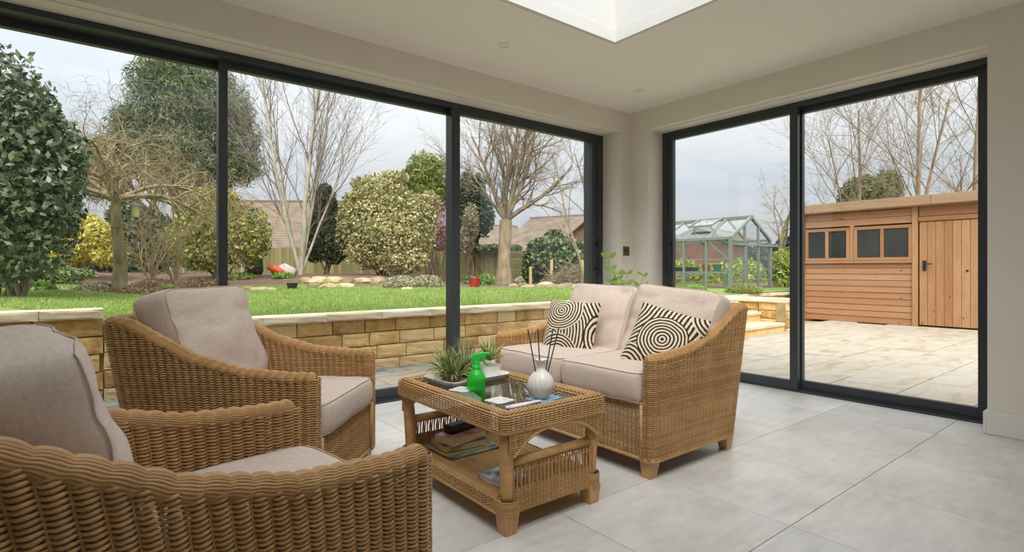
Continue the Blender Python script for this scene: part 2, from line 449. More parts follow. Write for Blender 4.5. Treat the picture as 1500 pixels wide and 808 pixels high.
# sliding doors -----------------------------------------------------
def sash(parent, axis, a0, a1, p, z0, z1, st0, st1, top=.05, bot=.075, dep=.048):
    """one glazed leaf; axis x: runs along x at depth y=p, axis y: runs along y at depth x=p"""
    m = MB()
    def bx(u0, u1, v0, v1, zz0, zz1):
        if axis == 'x': m.box(u0, u1, v0, v1, zz0, zz1)
        else: m.box(v0, v1, u0, u1, zz0, zz1)
    bx(a0, a0+st0, p, p+dep, z0, z1); bx(a1-st1, a1, p, p+dep, z0, z1)
    bx(a0+st0, a1-st1, p, p+dep, z0, z0+bot); bx(a0+st0, a1-st1, p, p+dep, z1-top, z1)
    s = m.build('sash', M['alu'], parent, bevel=.002)
    g = MB()
    gg = (a0+st0-.004, a1-st1+.004, p+dep*.35, p+dep*.35+.012, z0+bot-.004, z1-top+.004)
    if axis == 'x': g.box(*gg)
    else: g.box(gg[2], gg[3], gg[0], gg[1], gg[4], gg[5])
    g.build('pane', M['glass'], s)
    return s
def pull(s, axis, a, p, zc=1.05):
    m = MB()
    def bx(u0, u1, v0, v1, z0, z1):
        if axis == 'x': m.box(u0, u1, v0, v1, z0, z1)
        else: m.box(v0, v1, u0, u1, z0, z1)
    bx(a-.010, a+.010, p-.055, p-.040, zc-.10, zc+.28)
    bx(a-.012, a+.012, p-.042, p, zc+.20, zc+.225); bx(a-.012, a+.012, p-.042, p, zc-.055, zc-.03)
    bx(a-.018, a+.018, p-.014, p, zc-.36, zc-.20); bx(a-.010, a+.010, p-.034, p-.012, zc-.32, zc-.235)
    m.build('handle', M['alu_black'], s, bevel=.003)
ZS0, ZS1 = .012, 2.335
d1 = empty('door_1', (0, 0, 0), label='wide anthracite three-leaf sliding door onto the lawn', cat='sliding door', kind='structure')
fy1 = FY+.20
m = MB().box(OX0, OX1, FY, fy1, ZS1-.005, HEAD).box(OX1-.075, OX1, FY, fy1, 0, ZS1).box(OX0, OX0+.05, FY, fy1, 0, ZS1).box(OX0, OX1, FY, fy1, -.03, .012)
for k in range(3): m.box(OX0+.05, OX1-.075, FY+.035+.063*k, FY+.041+.063*k, .012, .022)
m.build('frame', M['alu'], d1, bevel=.002)
s = sash(d1, 'x', 2.345, 4.085, FY+.010, ZS0, ZS1, .082, .08)
pull(s, 'x', 4.06, FY+.010)
sash(d1, 'x', .655, 2.425, FY+.072, ZS0, ZS1, .052, .07)
sash(d1, 'x', OX0+.045, .715, FY+.134, ZS0, ZS1, .06, .055)
d2 = empty('door_2', (0, 0, 0), label='anthracite two-leaf sliding door onto the patio', cat='sliding door', kind='structure')
fx1 = FX+.14
m = MB().box(FX, fx1, OY0, OY1, ZS1-.005, HEAD).box(FX, fx1, OY1-.055, OY1, 0, ZS1).box(FX, fx1, OY0, OY0+.05, 0, ZS1).box(FX, fx1, OY0, OY1, -.03, .012)
for k in range(2): m.box(FX+.035+.063*k, FX+.041+.063*k, OY0+.05, OY1-.055, .012, .022)
m.build('frame', M['alu'], d2, bevel=.002)
s = sash(d2, 'y', 2.020, OY1-.045, FX+.010, ZS0, ZS1, .062, .07)
pull(s, 'y', OY1-.085, FX+.010)
sash(d2, 'y', OY0+.045, 2.072, FX+.074, ZS0, ZS1, .06, .062)

# ================================================================== WICKER
CROSS = np.array([(-.5, -1.0), (-.22, -.1), (.22, -.1), (.5, -1.0)])
class Weave:
    """ribbon strands gathered into one mesh"""
    def __init__(s): s.V = []; s.F = []; s.n = 0
    def add(s, C, E1, E2, w, bulge):
        n, k = len(C), len(CROSS)
        if n < 2: return
        w = np.asarray(w).reshape(-1, 1, 1)
        P = C[:, None, :] + E1[:, None, :] * (CROSS[None, :, 0:1] * w) + E2[:, None, :] * (CROSS[None, :, 1:2] * bulge)
        i = np.arange(n-1)[:, None] * k + np.arange(k-1)[None, :] + s.n
        s.F.append(np.stack([i, i+1, i+1+k, i+k], -1).reshape(-1, 4)); s.V.append(P.reshape(-1, 3)); s.n += n*k
    def rod(s, P, r, k=5):
        P = np.asarray(P, float); n = len(P)
        t = np.gradient(P, axis=0); t /= np.linalg.norm(t, axis=1)[:, None]
        a = np.where(np.abs(t[:, 2:3]) > .7, np.array([[1., 0, 0]]), np.array([[0, 0, 1.]]))
        e1 = np.cross(t, a); e1 /= np.linalg.norm(e1, axis=1)[:, None]; e2 = np.cross(t, e1)
        an = np.arange(k) * 2*PI/k
        R = np.broadcast_to(np.asarray(r, float).reshape(-1, 1, 1), (n, 1, 1)) if np.ndim(r) else r
        Q = P[:, None, :] + R * (np.cos(an)[None, :, None]*e1[:, None, :] + np.sin(an)[None, :, None]*e2[:, None, :])
        i = np.arange(n-1)[:, None]*k + np.arange(k)[None, :] + s.n; j = np.arange(n-1)[:, None]*k + (np.arange(k)[None, :]+1) % k + s.n
        s.F.append(np.stack([i, j, j+k, i+k], -1).reshape(-1, 4)); s.V.append(Q.reshape(-1, 3)); s.n += n*k
    def build(s, name, mat, parent, **kw):
        return link(name, mesh_np(name, np.concatenate(s.V), np.concatenate(s.F), mat, True), parent, **kw)
class Path:
    def __init__(s, pts, rad, closed=False):
        out = []; n = len(pts); pts = [np.array(p, float) for p in pts]
        for i in range(n):
            r = rad[i]
            if not closed and i in (0, n-1) or r == 0: out.append(pts[i]); continue
            p, a, b = pts[i], pts[i-1], pts[(i+1) % n]
            u = (a-p)/np.linalg.norm(a-p); v = (b-p)/np.linalg.norm(b-p)
            for q in np.linspace(0, 1, 7):
                out.append((1-q)**2*(p+u*r) + 2*q*(1-q)*p + q*q*(p+v*r))
        if closed: out.append(out[0])
        P = np.array(out); d = np.linalg.norm(np.diff(P, axis=0), axis=1)
        keep = np.concatenate([[True], d > 1e-6]); P = P[keep]
        d = np.linalg.norm(np.diff(P, axis=0), axis=1)
        s.P = P; s.S = np.concatenate([[0], np.cumsum(d)]); s.L = s.S[-1]
    def at(s, q):
        x = np.interp(q, s.S, s.P[:, 0]); y = np.interp(q, s.S, s.P[:, 1]); e = .006
        q0, q1 = np.clip(q-e, 0, s.L), np.clip(q+e, 0, s.L)
        tx = np.interp(q1, s.S, s.P[:, 0])-np.interp(q0, s.S, s.P[:, 0]); ty = np.interp(q1, s.S, s.P[:, 1])-np.interp(q0, s.S, s.P[:, 1])
        l = np.hypot(tx, ty); return x, y, -ty/l, tx/l
def runs(mask):
    m = np.concatenate([[0], mask.astype(int), [0]]); d = np.diff(m)
    return list(zip(np.where(d == 1)[0], np.where(d == -1)[0]))
def weave_wall(W, path, zs, side=1, top=None, bottom=None, col=.029, amp=.0060, w=.0072, lean=None, sub=4, stakes=True, zlo=None, zhi=None, stake_r=.0030, inset=.0):
    """plain weave: strands at heights zs pass alternately outside and inside stakes standing along a plan path"""
    n = max(2, int(round(path.L/col))); q = np.linspace(0, path.L, n*sub+1); ph = np.arange(n*sub+1)/sub
    x, y, nx, ny = path.at(q); nx = nx*side; ny = ny*side
    N = np.stack([nx, ny, 0*nx], -1); U = np.tile(np.array([[0, 0, 1.]]), (len(q), 1))
    cw = np.abs(np.sin(PI*ph))**.6; sl = .0007*np.sin(2*PI*ph); wv_ = w*(.52 + .52*cw)
    for k, z in enumerate(zs):
        X = x if lean is None else lean(x, z)
        ok = np.ones(len(q), bool)
        if top is not None: ok &= z < top(X, y)
        if bottom is not None: ok &= z > bottom(X, y)
        off = (amp*(cw*2.3-.5) if k % 2 else -amp*(.55+.3*cw)) - inset + rng.normal(0, .0004, len(q))
        C = np.stack([X, y, z + sl + rng.normal(0, .00035, len(q))], -1) + N*off[:, None]
        for a, b in runs(ok): W.add(C[a:b], U[a:b], N[a:b], wv_[a:b], .0034)
    if stakes:
        xs, ys, nx, ny = path.at(np.linspace(0, path.L, n+1))
        for i in range(n+1):
            lo = zlo; z1 = zhi
            if top is not None:
                z1 = lo + .3
                for _ in range(4): z1 = float(top(np.array([xs[i] if lean is None else lean(xs[i], z1)]), np.array([ys[i]]))[0])
                z1 += .012
            if bottom is not None: lo = float(bottom(np.array([xs[i]]), np.array([ys[i]]))[0])
            if z1 - lo < .01: continue
            zz = np.linspace(lo, z1, 4); XX = np.array([xs[i] if lean is None else lean(xs[i], z) for z in zz])
            W.rod(np.stack([XX - nx[i]*side*(inset+.0045), np.full(4, ys[i]) - ny[i]*side*(inset+.0045), zz], -1), stake_r, 5)

PROFX = [0, .11, .32, .52, .66, .78, .82, .95]
PROFZ = [.590, .589, .606, .660, .730, .792, .802, .804]
BASEZ = .088
def lean(x, z): return x*(1 + .225*np.maximum(0, (z-BASEZ))/.716)
def topz(X, y=None): return np.interp(-X, PROFX, PROFZ)

def wicker_seat(name, W, D, seat_z, loc, rz, label, cat, group=None):
    root = empty(name, loc, rz, label=label, cat=cat, group=group)
    t = .052; h = W/2
    zs = np.arange(BASEZ+.004, .80, .0046)
    tz = lambda X, y: topz(X) - .022
    outer = Path([(-.10, -(h-t)), (0, -(h-t)), (0, -h), (-D, -h), (-D, h), (0, h), (0, h-t), (-.10, h-t)], [0, .018, .028, .075, .075, .028, .018, 0])
    wv = Weave(); weave_wall(wv, outer, zs, 1, tz, lean=lean, zlo=BASEZ); wv.build('outer_weave', M['wicker'], root, kind='stuff')
    inner = Path([(-.09, -(h-t)), (-(D-t-.01), -(h-t)), (-(D-t-.01), h-t), (-.09, h-t)], [0, .06, .06, 0])
    wv = Weave(); weave_wall(wv, inner, zs[zs > seat_z-.03], -1, tz, lean=lean, zlo=seat_z-.03); wv.build('inner_weave', M['wicker'], root, kind='stuff')
    # rolled top rail
    hm = h - t/2
    mid = Path([(-.004, -hm), (-(D-t/2), -hm), (-(D-t/2), hm), (-.004, hm)], [0, .06, .06, 0])
    n = int(round(mid.L/.034)); sub = 6; q = np.linspace(0, mid.L, n*sub+1); f = (np.arange(n*sub+1) % sub)/sub
    x, y, nx, ny = mid.at(q); X = x*1.2
    for _ in range(4): X = lean(x, topz(X))
    Z = topz(X) - .022
    Cc = np.stack([X, y, Z], -1); T = np.gradient(Cc, axis=0); T /= np.linalg.norm(T, axis=1)[:, None]
    N = np.stack([nx, ny, 0*nx], -1); N -= T*(N*T).sum(1)[:, None]; N /= np.linalg.norm(N, axis=1)[:, None]
    U = np.cross(T, N); U *= np.sign(U[:, 2:3])
    e = np.minimum(q, mid.L-q); cap = np.sqrt(np.clip(1-(1-np.clip(e/.022, 0, 1))**2, .04, 1))
    wv = Weave(); ns = 22
    for j in range(ns):
        ph = math.radians(-48 + 276*j/(ns-1)) + .16*(f-.5)*np.sin(PI*f)**.5 + rng.normal(0, .010, len(q))
        r = .94 + .24*np.sin(PI*f)**.7
        E2 = N*np.cos(ph)[:, None] + U*np.sin(ph)[:, None]; E1 = -N*np.sin(ph)[:, None] + U*np.cos(ph)[:, None]
        P = Cc + (N*(np.cos(ph)*.031)[:, None] + U*(np.sin(ph)*.024)[:, None])*(r*cap)[:, None]
        wv.add(P, E1, E2, .0066, .0034)
    wv.build('top_rail', M['wicker'], root, kind='stuff')
    # front panel below the cushion, with wrapped edge posts and border braid
    fp = Path([(-.014, -(h-t)), (-.014, h-t)], [0, 0])
    wv = Weave(); weave_wall(wv, fp, zs[zs < seat_z], -1, None, zlo=BASEZ, zhi=seat_z, col=.026); wv.build('front_panel', M['wicker'], root, kind='stuff')
    for sgn in (-1, 1):
        m = MB().tube([(.002, sgn*(h-t-.006), BASEZ-.004), (.002, sgn*(h-t-.006), seat_z)], .010, 10); m.build('edge_post', M['cane'], root, smooth=True)
    wv = Weave(); q = np.linspace(0, outer.L, 260); x, y, nx, ny = outer.at(q)
    for dz, dn, r in ((0, .003, .0065), (.009, .002, .005), (-.006, -.004, .006)):
        wv.rod(np.stack([x+nx*(dn+.0022*np.sin(q*150+dz*900)), y+ny*dn, BASEZ+dz+.0016*np.sin(q*150)], -1), r, 6)
    yy = np.linspace(-(h-t), h-t, 90)
    wv.rod(np.stack([.0*yy-.008, yy, 0*yy+BASEZ], -1), .0085, 6); wv.rod(np.stack([.0*yy-.008, yy, 0*yy+seat_z+.002], -1), .008, 6)
    wv.build('border_braid', M['wicker'], root, kind='stuff')
    MB().box(-(D-t), -.02, -(h-t), h-t, seat_z-.022, seat_z-.004).build('seat_deck', M['cane'], root)
    for sx, sy in ((-.048, -1), (-.048, 1), (-D+.048, -1), (-D+.048, 1)):
        cy_ = sy*(h-.045); a, bt_ = .036, .025; ox = .010 if sx > -.1 else -.012
        lo = [(sx+ox-bt_, cy_-bt_, 0), (sx+ox+bt_, cy_-bt_, 0), (sx+ox+bt_, cy_+bt_, 0), (sx+ox-bt_, cy_+bt_, 0)]
        hi = [(sx-a, cy_-a, BASEZ+.004), (sx+a, cy_-a, BASEZ+.004), (sx+a, cy_+a, BASEZ+.004), (sx-a, cy_+a, BASEZ+.004)]
        MB().hexa(lo, hi).build('foot', M['foot'], root, bevel=.004, seg=2)
    return root

# ------------------------------------------------------------------ cushions
def cushion(name, w, h, t, mat, seed=0, crown=.25, concave=.03, wr=.008, cuts=(24, 22, 6), pinch=0.0, pipe=.0017, smooth_it=3, floppy=0.0, **kw):
    """stuffed cushion: x width, y height, z thickness, centred; piping runs round both seams"""
    nx, ny, nz = cuts; bm = bmesh.new(); vm = {}
    def vert(i, j, k):
        if (i, j, k) not in vm: vm[(i, j, k)] = bm.verts.new((2*i/nx-1, 2*j/ny-1, 2*k/nz-1))
        return vm[(i, j, k)]
    def quad(*a): bm.faces.new([vert(*p) for p in a])
    for i in range(nx):
        for j in range(ny):
            quad((i, j, 0), (i, j+1, 0), (i+1, j+1, 0), (i+1, j, 0)); quad((i, j, nz), (i+1, j, nz), (i+1, j+1, nz), (i, j+1, nz))
    for k in range(nz):
        for i in range(nx):
            quad((i, 0, k), (i+1, 0, k), (i+1, 0, k+1), (i, 0, k+1)); quad((i, ny, k), (i, ny, k+1), (i+1, ny, k+1), (i+1, ny, k))
        for j in range(ny):
            quad((0, j, k), (0, j, k+1), (0, j+1, k+1), (0, j+1, k)); quad((nx, j, k), (nx, j+1, k), (nx, j+1, k+1), (nx, j, k+1))
    sd = Vector((seed*3.7, seed*1.3, seed*5.1))
    bm.verts.ensure_lookup_table(); keys = {v.index: k for k, v in vm.items()}
    bm.verts.index_update(); keys = {v.index: k for k, v in vm.items()}
    loops = {0: [], nz: []}
    for key, v in vm.items():
        x, y, z = v.co
        edge = max(abs(x), abs(y))
        tz = t/2*(1 + crown*(1-x*x)*(1-y*y)*2)
        if pinch: tz = t/2*max(.02, ((1-abs(x)**3.2)*(1-abs(y)**3.2)))**.62*(1-pinch) + .004
        X = x*w/2*(1 - concave*(1-y*y)); Y = y*h/2*(1 - concave*(1-x*x))
        if not pinch:   # rounded gusset: the middle of the border bulges
            bul = .018*(1-z*z)*min(w, h)*.9
            if abs(x) == 1: X += math.copysign(bul, x)
            if abs(y) == 1: Y += math.copysign(bul, y)
            cr = max(0, abs(x)+abs(y)-1.82)/.18; X -= math.copysign(cr*.016, x); Y -= math.copysign(cr*.016, y)
        p = Vector((X, Y, z*tz))
        n1 = noise.noise(p*5.0 + sd); n2 = noise.noise(p*13.0 + sd*2)
        ridge = 1 - abs(noise.noise(Vector((p.x*3.2, p.y*7.0, p.z*4)) + sd*3))
        p.z += math.copysign(1, z)*(wr*n1 + wr*.5*n2 - wr*1.2*max(0, ridge-.75)*3)*(1 if abs(z) > .3 else 0)
        p.x += wr*.35*noise.noise(p*4 + sd*5); p.y += wr*.35*noise.noise(p*4 + sd*7)
        if floppy: p.z += -floppy*(y*.5+.5)**2*abs(x)**1.5
        v.co = p
    for _ in range(smooth_it): bmesh.ops.smooth_vert(bm, verts=bm.verts, factor=.35, use_axis_x=True, use_axis_y=True, use_axis_z=True)
    rings = []
    for k in ((0, nz) if not pinch else (nz//2,)):
        idx = [(i, 0, k) for i in range(nx)] + [(nx, j, k) for j in range(ny)] + [(i, ny, k) for i in range(nx, 0, -1)] + [(0, j, k) for j in range(ny, 0, -1)]
        rings.append([vm[i].co.copy() for i in idx])
    for f in bm.faces: f.smooth = True
    bmesh.ops.recalc_face_normals(bm, faces=bm.faces)
    me = bpy.data.meshes.new(name); bm.to_mesh(me); bm.free(); me.materials.append(mat)
    o = link(name, me, **kw)
    ss = o.modifiers.new('smooth', 'SUBSURF'); ss.levels = 1; ss.render_levels = 1
    for r in rings:
        MB().tube(r + [r[0]], pipe, 6, False).build('piping', M['fabric'] if not pinch else mat, o, smooth=True)
    return o
def place(o, root, mat): o.matrix_world = Matrix.Translation(root.location) @ Matrix.Rotation(root.rotation_euler.z, 4, 'Z') @ mat
def frame(origin, xdir, ydir):
    x = Vector(xdir).normalized(); y = Vector(ydir); y = (y - x*y.dot(x)).normalized(); z = x.cross(y)
    m = Matrix((x, y, z)).transposed().to_4x4(); m.translation = Vector(origin); return m

# ------------------------------------------------------------------ sofa and armchairs
SW, SD, SSEAT = 1.245, .755, .350
sofa = wicker_seat('wicker_sofa', SW, SD, SSEAT, (2.088, 1.588+SW/2, 0), PI, 'honey rattan two-seat sofa standing in front of the patio doors', 'sofa')
CSEAT = .325; CWD = .70
chair_a = wicker_seat('wicker_armchair', CWD, SD, CSEAT, (.935, 2.385, 0), math.radians(-43), 'honey rattan armchair by the garden doors, seen from its side', 'armchair', 'rattan armchairs')
chair_b = empty('wicker_armchair', (.572, 1.445, 0), math.radians(10), label='nearest rattan armchair, cropped by the lower left of the picture', cat='armchair', group='rattan armchairs')
for ch in list(chair_a.children):
    k = ch.copy(); COL.objects.link(k); k.parent = chair_b

sw = (SW-.104)/2; sdep = SD-.10
for i, (yl, lab) in enumerate(((sw/2, 'stone linen seat cushion of the sofa nearest the patio doors, right half'), (-sw/2, 'stone linen seat cushion of the sofa at its left half'))):
    o = cushion('seat_cushion', sw-.004, sdep+.03, .155, M['fabric'], 3+i, .10, .005, .004, (26, 22, 6), label=lab, cat='cushion', group='sofa seat cushions')
    place(o, sofa, frame((-(sdep+.03)/2+.022, yl, SSEAT+.079), (0, 1, 0), (-1, 0, 0)) @ Matrix.Rotation(PI, 4, 'Y'))
def back_cushion(root, yl, w, h, t, zb, xb, leanang, seed, label, group, roll=0, yaw=0, fl=.02):
    o = cushion('back_cushion', w, h, t, M['fabric'], seed, .22, .03, .013, (28, 26, 6), floppy=fl, label=label, cat='cushion', group=group)
    la = math.radians(leanang); up = Vector((-math.sin(la), 0, math.cos(la)))
    cen = Vector((xb, yl, zb)) + up*(h/2)
    m = frame(cen, (0, 1, 0), up) @ Matrix.Rotation(math.radians(roll), 4, 'Z') @ Matrix.Rotation(math.radians(yaw), 4, 'Y')
    place(o, root, m); return o
back_cushion(sofa, -.262, .545, .47, .15, .445, -.525, 19, 11, 'stone linen back cushion at the left of the sofa', 'sofa back cushions', -1, 0)
back_cushion(sofa, .305, .575, .47, .15, .442, -.530, 20, 12, 'stone linen back cushion at the right of the sofa', 'sofa back cushions', -4, 0)
for root, lab1, lab2, sd_ in ((chair_a, 'taupe linen seat cushion on the armchair by the garden doors', 'plump taupe back cushion on the armchair by the garden doors', 21),
                              (chair_b, 'taupe linen seat cushion on the nearest armchair', 'plump taupe back cushion on the nearest armchair', 21)):
    cw = CWD-.112
    o = cushion('seat_cushion', cw, sdep+.03, .135, M['fabric'], sd_, .10, .005, .004, (26, 22, 6), label=lab1, cat='cushion', group='armchair seat cushions')
    place(o, root, frame((-(sdep+.03)/2+.02, 0, CSEAT+.068), (0, 1, 0), (-1, 0, 0)) @ Matrix.Rotation(PI, 4, 'Y'))
    back_cushion(root, 0, cw-.01, .485 if root is chair_a else .455, .165, .44 if root is chair_a else .43, -.60 if root is chair_a else -.605, 15 if root is chair_a else 11, sd_+3, lab2, 'armchair back cushions', 0, 0, .03)

def throw(name, mat, size, t, cen, face, roll, tilt, seed, label):
    o = cushion(name, size, size, t, mat, seed, 0, .045, .004, (24, 24, 4), pinch=.02, pipe=.002, smooth_it=1, label=label, cat='cushion', group='patterned scatter cushions')
    fz = Vector((math.cos(math.radians(face)), math.sin(math.radians(face)), 0)); la = math.radians(tilt)
    z = fz*math.cos(la) + Vector((0, 0, 1))*math.sin(la); up = Vector((0, 0, 1))*math.cos(la) - fz*math.sin(la)
    x = up.cross(z)
    m = Matrix((x, up, z)).transposed().to_4x4(); m.translation = Vector(cen)
    o.matrix_world = m @ Matrix.Rotation(math.radians(roll), 4, 'Z'); return o
throw('scatter_cushion', M['swirl_a'], .355, .11, (2.415, 2.465, .628), 200, -2, 20, 31, 'square black and cream scatter cushion with several swirls, left end of sofa')
throw('scatter_cushion', M['swirl_b'], .380, .11, (2.435, 1.770, .612), 208, -16, 30, 32, 'tilted black and cream scatter cushion with one big target, right end of sofa')

# ================================================================== COFFEE TABLE
TCX, TCY, TA, TB, TZ = 1.478, 2.008, .277, .433, .463
tab = empty('wicker_coffee_table', (TCX, TCY, 0), label='rattan coffee table with a glass top and a woven lower shelf', cat='coffee table')
rimp = Path([(-TA, 0), (-TA, TB), (TA, TB), (TA, -TB), (-TA, -TB)], [0, .03, .03, .03, .03], closed=True)
# moving +y along x=-TA: left normal is -x, i.e. outward
wv = Weave()
n = int(round(rimp.L/.048))*2; sub = 5; q = np.linspace(0, rimp.L, n*sub+1); f = (np.arange(n*sub+1) % sub)/sub
x, y, nx, ny = rimp.at(q); N = np.stack([nx, ny, 0*nx], -1); Uz = np.tile([[0, 0, 1.]], (len(q), 1))
sec = [(.0, z, 0) for z in np.arange(TZ-.068, TZ-.012, .0046)] + [(-.003, TZ-.009, 35), (-.008, TZ-.004, 60), (-.013, TZ-.001, 80)] + [(-.018-.0047*k, TZ+.001-.0001*k*k, 90) for k in range(8)] + [(-.057, TZ-.006, 120), (-.062, TZ-.012, 160)]
cwv = np.abs(np.sin(PI*np.arange(n*sub+1)/sub))**.8; slv = np.sin(2*PI*np.arange(n*sub+1)/sub)
for k, (off, z, an) in enumerate(sec):
    a = math.radians(an); E2 = N*math.cos(a) + Uz*math.sin(a); E1 = -N*math.sin(a) + Uz*math.cos(a)
    C_ = np.stack([x, y, 0*x+z], -1) + N*off + E2*(.0085*cwv-.002 if k % 2 else -.003-.001*cwv)[:, None] + E1*(.0006*slv)[:, None]
    wv.add(C_, E1, E2, .0072*(.6+.45*cwv), .0034)
for zz in (TZ-.072,): wv.rod(np.stack([x+nx*.0, y+ny*.0, 0*x+zz], -1), .006, 6)
wv.build('top_rim', M['wicker'], tab, kind='stuff')
MB().box(-TA+.05, TA-.05, -TB+.05, TB-.05, TZ-.020, TZ-.012).build('glass_top', M['glass_table'], tab)
# legs, flaring out a little at the top, with binding bands and block feet
LB = {}
for sx in (-1, 1):
    for sy in (-1, 1):
        xb, yb_, xt, yt = sx*(TA-.052), sy*(TB-.046), sx*(TA-.032), sy*(TB-.034)
        LB[(sx, sy)] = (xb, yb_, xt, yt)
        lg = MB().tube([(xb, yb_, .075), (xb, yb_, .16), (xb+(xt-xb)*.35, yb_+(yt-yb_)*.35, .30), (xt, yt, TZ-.02)], .0275, 14).build('leg', M['cane'], tab, smooth=True)
        a, bb = .034, .026
        MB().hexa([(xb-bb, yb_-bb, 0), (xb+bb, yb_-bb, 0), (xb+bb, yb_+bb, 0), (xb-bb, yb_+bb, 0)], [(xb-a, yb_-a, .080), (xb+a, yb_-a, .080), (xb+a, yb_+a, .080), (xb-a, yb_+a, .080)]).build('foot', M['foot'], lg, bevel=.004, seg=2)
        wv = Weave()
        for z in np.arange(.080, .134, .0060):
            aa = np.linspace(0, 2*PI, 33); f8 = (np.arange(33) % 4)/4
            rr = .041 + .003*np.sin(PI*f8)
            E2 = np.stack([np.cos(aa), np.sin(aa), 0*aa], -1)
            wv.add(np.stack([xb + rr*np.cos(aa), yb_ + rr*np.sin(aa), z + .001*np.sin(2*PI*f8)], -1), np.tile([[0, 0, 1.]], (33, 1)), E2, .0066, .003)
        wv.build('binding', M['wicker'], lg, kind='stuff')
# arched aprons on the two short ends
for sy in (-1, 1):
    y_ = sy*(TB-.004); p = Path([(-TA+.03, y_), (TA-.03, y_)], [0, 0])
    arch = lambda X, y: TZ - .080 - .085*np.clip(np.abs(X)/(TA-.05), 0, 1)**2.8
    wv = Weave(); weave_wall(wv, p, np.arange(TZ-.18, TZ-.066, .0046), -sy*1.0, None, arch, col=.024, zlo=TZ-.15, zhi=TZ-.05, amp=.0040, w=.0080)
    xx = np.linspace(-TA+.045, TA-.045, 40); wv.rod(np.stack([xx, 0*xx+y_, arch(xx, 0)], -1), .008, 6)
    wv.build('arched_apron', M['wicker'], tab, kind='stuff')
    # end rail, open work and woven end panel
    yb_ = sy*(TB-.044)
    MB().tube([(-TA+.05, yb_, .262), (TA-.05, yb_, .262)], .020, 12).build('end_rail', M['cane'], tab, smooth=True)
    p = Path([(-TA+.06, yb_+sy*.020), (TA-.06, yb_+sy*.020)], [0, 0])
    zr = np.concatenate([np.arange(.082, .176, .0044), [.236]])
    wv = Weave(); weave_wall(wv, p, zr, -sy*1.0, None, col=.020, zlo=.08, zhi=.25, amp=.0036, w=.0082, stake_r=.0034)
    for xx in np.linspace(-TA+.06, TA-.06, 34): wv.rod([(xx, yb_+sy*.018, .165), (xx, yb_+sy*.012, .21), (xx, yb_+sy*.002, .25)], .0030, 5)
    wv.build('end_panel', M['wicker'], tab, kind='stuff')
# lower shelf: woven top and front bands
wv = Weave()
for k, xs in enumerate(np.arange(-TA+.022, TA-.018, .0069)):
    ys = np.linspace(-TB+.045, TB-.045, 121); f = (np.arange(121) % 4)/4
    wv.add(np.stack([xs + .001*np.sin(2*PI*f), ys, .1235 + .0042*np.sin(PI*f)], -1), np.tile([[1., 0, 0]], (121, 1)), np.tile([[0, 0, 1.]], (121, 1)), .0066, .003)
for sx in (-1, 1):
    p = Path([(sx*(TA-.016), -TB+.06), (sx*(TA-.016), TB-.06)], [0, 0])
    weave_wall(wv, p, np.arange(.084, .127, .0046), -sx, None, col=.024, zlo=.08, zhi=.125, amp=.0036, w=.0080)
    yy = np.linspace(-TB+.06, TB-.06, 30); wv.rod(np.stack([0*yy+sx*(TA-.016), yy, 0*yy+.079], -1), .0075, 6)
wv.build('shelf_weave', M['wicker'], tab, kind='stuff')
MB().box(-TA+.055, TA-.055, -TB+.05, TB-.05, .098, .113).build('shelf_board', M['cane'], tab)

# ================================================================== GARDEN GROUND
def sstep(a, b, x): t = np.clip((x-a)/(b-a), 0, 1); return t*t*(3-2*t)
def ground(x, y):
    d = CV*x + SV*y
    ratio = x/np.maximum(y, .1)
    leftness = 1 - sstep(-.6, .9, x)
    z = .50 + .13*(1-sstep(-.9, .05, x))*(1-sstep(6.0, 11.0, y)) + .09*leftness*sstep(6, 11, y)
    rise = (1 - sstep(.42, .66, ratio))*.30*sstep(12.5, 16.5, d)
    return z + rise + .04*sstep(6, 14, d) + .10*sstep(16, 40, d)
gx, gy = np.meshgrid(np.concatenate([np.arange(-16, 14, .25), np.arange(14, 60, 1.5)]), np.concatenate([np.arange(5.50, 20, .25), np.arange(20, 70, 1.5)]))
gz = ground(gx, gy) + .010*np.sin(gx*3.1+gy*1.7)*np.sin(gy*2.3)
ny_, nx_ = gx.shape
V = np.stack([gx, gy, gz], -1).reshape(-1, 3); i = np.arange(ny_-1)[:, None]*nx_ + np.arange(nx_-1)[None, :]
F = np.stack([i, i+1, i+1+nx_, i+nx_], -1).reshape(-1, 4)
def lawn_mat():
    t = NT('lawn_and_beds')
    v = t.coords((1, 1, 1), 'Object'); s = t.n('ShaderNodeSeparateXYZ', {0: v})
    d = t.math('ADD', t.math('MULTIPLY', s.outputs[0], CV), t.math('MULTIPLY', s.outputs[1], SV))
    wob = t.math('MULTIPLY', t.math('SUBTRACT', t.noise(v, .45, 3), .5), 2.6)
    g1 = t.noise(v, 2.0, 4); g2 = t.noise(v, 40, 4)
    grass = t.ramp(t.math('ADD', t.math('MULTIPLY', g1, .5), t.math('MULTIPLY', g2, .5)), [(.3, srgb(112, 136, 62)), (.55, srgb(138, 162, 84)), (.75, srgb(162, 180, 108))])
    soil = t.ramp(t.noise(v, 6, 6, .7), [(.3, srgb(84, 66, 52)), (.55, srgb(124, 100, 80)), (.75, srgb(150, 132, 104))])
    m = t.math('GREATER_THAN', t.math('ADD', d, wob), 13.6)
    t.bsdf(t.mix(m, grass, soil), .95, t.bump(t.noise(v, 24, 6, .7), .8, .05)); return t.m
link('lawn', mesh_np('lawn', V, F, lawn_mat(), True), label='sloping green lawn and soil beds behind the stone wall', cat='lawn', kind='structure')
